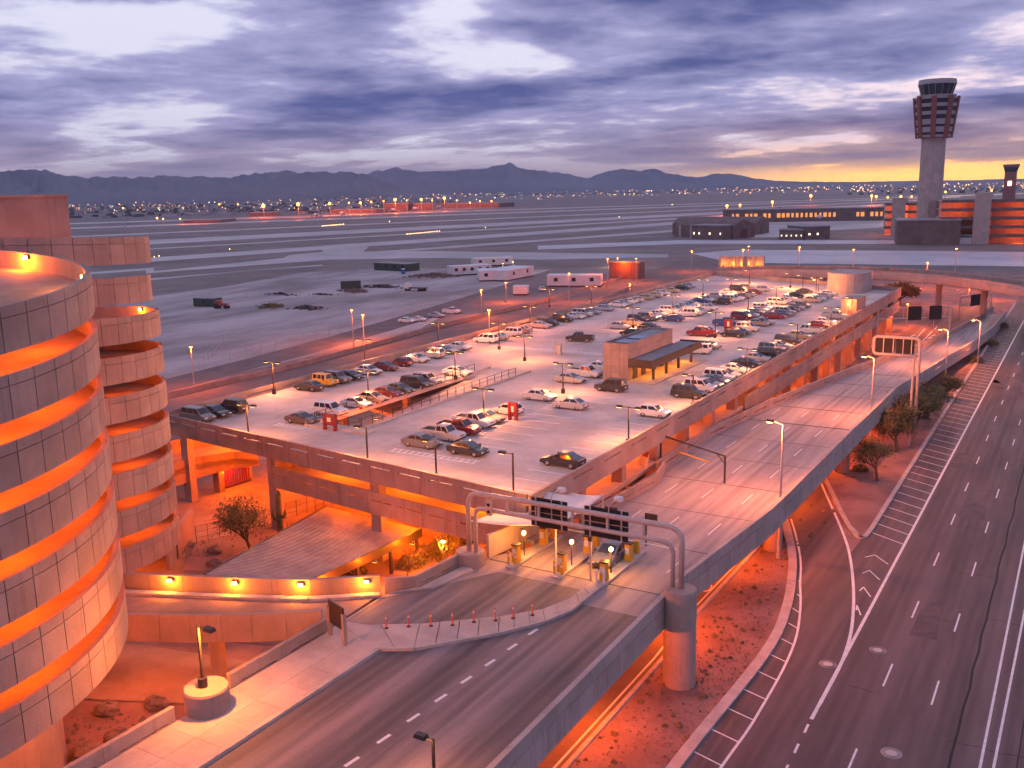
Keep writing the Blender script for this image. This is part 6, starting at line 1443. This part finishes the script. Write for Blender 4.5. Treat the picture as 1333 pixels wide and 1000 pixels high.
# second, distant control tower
p = at(1313, 262, 0); t2 = thing('control_tower', 'small distant brown control tower near the right edge', 'tower', (p.x, p.y, 0)); ztt = zat(p, 214); ws = p.length / F_PX
m = MB(); m.frustum((-7*ws*.9, 7*ws*.9, -7*ws*.9, 7*ws*.9), (-6.5*ws*.9, 6.5*ws*.9, -6.5*ws*.9, 6.5*ws*.9), 0, ztt * .80); m.build('shaft', M['towerred'], t2); m = MB(); m.frustum((-6*ws, 6*ws, -6*ws, 6*ws), (-7.5*ws, 7.5*ws, -7.5*ws, 7.5*ws), ztt * .80, ztt * .93); m.build('cab', M['towerwin'], t2); m = MB(); m.box(-8*ws, 8*ws, -8*ws, 8*ws, ztt * .93, ztt); m.build('roof', M['brick'], t2)
m = MB(); m.box(-2*ws, 2*ws, -7*ws - .2, -6.9*ws, ztt * .42, ztt * .55); m.build('window', M['litwhite'], t2)
# cargo sheds with floodlit faces at left centre
for k, (x0, x1, yb, yt) in enumerate(((500, 532, 275, 262), (540, 565, 274, 262), (568, 650, 271, 262), (430, 490, 278, 270), (325, 360, 282, 274), (240, 285, 291, 284))):
    tt, a, b, d, n_, h_ = block('cargo_shed', '%s floodlit cargo shed counted along the far airfield edge' % ('tall', 'second tall', 'longest', 'low', 'small', 'nearest low')[k], (x0, yb), (x1, yb - .8), 60, ytop=yt + 3.5, mat='brick', wins=0, group='cargo sheds')
    n = 3 if k in (0, 1, 4, 5) else 6
    for j in range(n): c = a.lerp(b, (j + .5) / n) - n_ * 22; lamp(tt, (c.x, c.y, h_ + 6), 5000 if k < 4 else 2000, SODIUM, radius=1.0)
hm = [(344, 284, 268, 3.0), (389, 283, 266, 3.0), (430, 281, 265, 2.4), (470, 279, 264, 2.0), (515, 277, 260, 2.6), (549, 276, 260, 2.4), (579, 274, 258, 2.4), (612, 272, 264, 1.4), (640, 272, 262, 1.4), (455, 279, 264, 1.4), (484, 279, 263, 1.6), (500, 277, 262, 1.4), (530, 276, 261, 1.2), (563, 275, 261, 1.2), (595, 273, 261, 1.2), (625, 272, 262, 1.2),
      (946, 281, 268, 2.4), (963, 281, 267, 2.0), (1005, 276, 263, 2.2), (1055, 268, 255, 2.4), (1134, 268, 255, 2.0), (1140, 268, 256, 2.0), (1155, 268, 257, 1.6), (1172, 268, 256, 2.0), (1186, 266, 256, 1.4), (1230, 262, 250, 1.8), (1290, 258, 248, 1.6), (163, 300, 271, 1.4), (205, 291, 284, 1.6), (213, 292, 285, 1.2), (235, 291, 285, 1.2), (286, 272, 266, 1.4), (310, 270, 266, 1.2)]
M['mastglow'] = glow('floodlight_lens', (1.0, .36, .05), 9.0)
for k, (px, yb, yt, s) in enumerate(hm):
    p = at(px, yb, 0); z = zat(p, yt); ws = p.length / F_PX * .62 * s; t = thing('light_mast', 'tall floodlight mast, %s from the left of the far airfield lamps' % ORD[sorted(range(len(hm)), key=lambda q: hm[q][0]).index(k)], 'light mast', (p.x, p.y, 0), group='far airfield light masts')
    m = MB(); m.tube([(0, 0, 0), (0, 0, z - ws)], [.5, .3], 6); m.build('mast', M['galv'], t)
    m = MB(); m.tube([(0, 0, z - ws), (0, 0, z - ws * .5), (0, 0, z + ws * .5), (0, 0, z + ws)], [ws * .4, ws, ws, ws * .4], 8); m.build('lamp_cluster', M['mastglow'], t)
    if s >= 2: lamp(t, (0, 0, z - ws * 2.5), 22000 if px < 700 else 12000, SODIUM, radius=1.0)
# parked aircraft beside the concourse and along the cargo apron
def aircraft(label, px, py, rz, L_=38):
    p = at(px, py, 0); t = thing('aircraft', label, 'aircraft', (p.x, p.y, 0), rz, 'parked aircraft'); r = L_ * .055; z = r * 1.9
    m = MB(); m.tube([(-L_*.5, 0, z + r*.6), (-L_*.3, 0, z), (L_*.36, 0, z), (L_*.45, 0, z - r*.1), (L_*.5, 0, z - r*.3)], [r*.15, r, r, r*.7, r*.1], 12); m.build('fuselage', M['whitemetal'], t, True)
    for s in (-1, 1):
        m = MB(); m.hexa([(-L_*.02, 0, z - r*.6), (L_*.12, 0, z - r*.6), (-L_*.08, s*L_*.45, z), (-L_*.13, s*L_*.45, z), (-L_*.02, 0, z - r*.3), (L_*.12, 0, z - r*.3), (-L_*.08, s*L_*.45, z + .2), (-L_*.13, s*L_*.45, z + .2)]); m.build('wing', M['palestripe'], t)
        m = MB(); m.tube([(-.02*L_, s*L_*.16, z - r), (.08*L_, s*L_*.16, z - r)], r*.45, 8); m.build('engine', M['galv'], t)
        m = MB(); m.hexa([(-L_*.47, 0, z + r*.5), (-L_*.40, 0, z + r*.5), (-L_*.47, s*L_*.16, z + r*.6), (-L_*.5, s*L_*.16, z + r*.6), (-L_*.47, 0, z + r*.6), (-L_*.40, 0, z + r*.6), (-L_*.47, s*L_*.16, z + r*.7), (-L_*.5, s*L_*.16, z + r*.7)]); m.build('tailplane', M['palestripe'], t)
    m = MB(); m.hexa([(-L_*.47, -.15, z + r*.6), (-L_*.36, -.15, z + r*.6), (-L_*.36, .15, z + r*.6), (-L_*.47, .15, z + r*.6), (-L_*.53, -.1, z + L_*.2), (-L_*.48, -.1, z + L_*.2), (-L_*.48, .1, z + L_*.2), (-L_*.53, .1, z + L_*.2)]); m.build('tail_fin', M['redsign'], t)
    for x in (-.02, .4): m = MB(); m.tube([(x*L_, 0, 0), (x*L_, 0, z - r*.7)], .3, 6); m.build('gear', M['galv'], t)
aircraft('white airliner parked before the lit concourse', 1042, 288, -.2, 42)
for k, px in enumerate((412, 446, 512, 541, 572, 704)): aircraft('small parked airliner, %s from the left along the cargo apron' % ORD[k], px, 283.5 - (px - 412) * .07, 2.4, 40 if k < 5 else 50)
# runway edge lights
M['rwy'] = glow('runway_lamp', (1.0, .55, .18), 12.0); M['rwy_red'] = glow('runway_red', (1.0, .08, .08), 4.0)
rl = [(420 + 27 * k / 9, 295 - 2.5 * k / 9, 'rwy') for k in range(10)] + [(530 + 42 * k / 13, 305.5 - 4 * k / 13, 'rwy') for k in range(14)] + [(299, 325, 'rwy'), (632, 297, 'rwy'), (507, 289, 'rwy'), (806, 283, 'rwy'), (875, 267, 'rwy'), (207, 334, 'rwy'), (201, 335, 'rwy')] + [(1178 + 8 * k, 348 + .6 * k, 'rwy') for k in range(8)]
for k, (px, py, mt) in enumerate(rl):
    if px > 1100: p = at(px + 60, py + 11, 0)
    else: p = at(px, py, 0)
    r = p.length / F_PX * .42; t = thing('runway_light', 'small amber runway light, %s in order from the left' % ORD[sorted(range(len(rl)), key=lambda q: rl[q][0]).index(k)], 'light', (p.x, p.y, 0), group='runway lights')
    m = MB(); m.tube([(0, 0, 0), (0, 0, r * .8)], r * .25, 6); m.build('stem', M['galv'], t); m = MB(); m.tube([(0, 0, r * .8), (0, 0, r * 1.3), (0, 0, r * 2.0), (0, 0, r * 2.4)], [r * .5, r, r, r * .5], 8); m.build('lens', M[mt], t)

# ================================================================ evening haze
hz = MB(); hz.box(-11900, 11900, -400, 11900, -6.0, 330)
hm_ = bpy.data.materials.new('evening_haze'); hm_.use_nodes = True; ht = hm_.node_tree; ht.nodes.clear()
vp = ht.nodes.new('ShaderNodeVolumePrincipled'); vp.inputs['Color'].default_value = (0.58, 0.70, 1.0, 1); vp.inputs['Density'].default_value = 7.0e-5; vp.inputs['Anisotropy'].default_value = 0.2
ho = ht.nodes.new('ShaderNodeOutputMaterial'); ht.links.new(vp.outputs[0], ho.inputs['Volume'])
tag(hz.build('haze', hm_), 'thin violet evening haze over the valley', 'haze', kind='stuff')
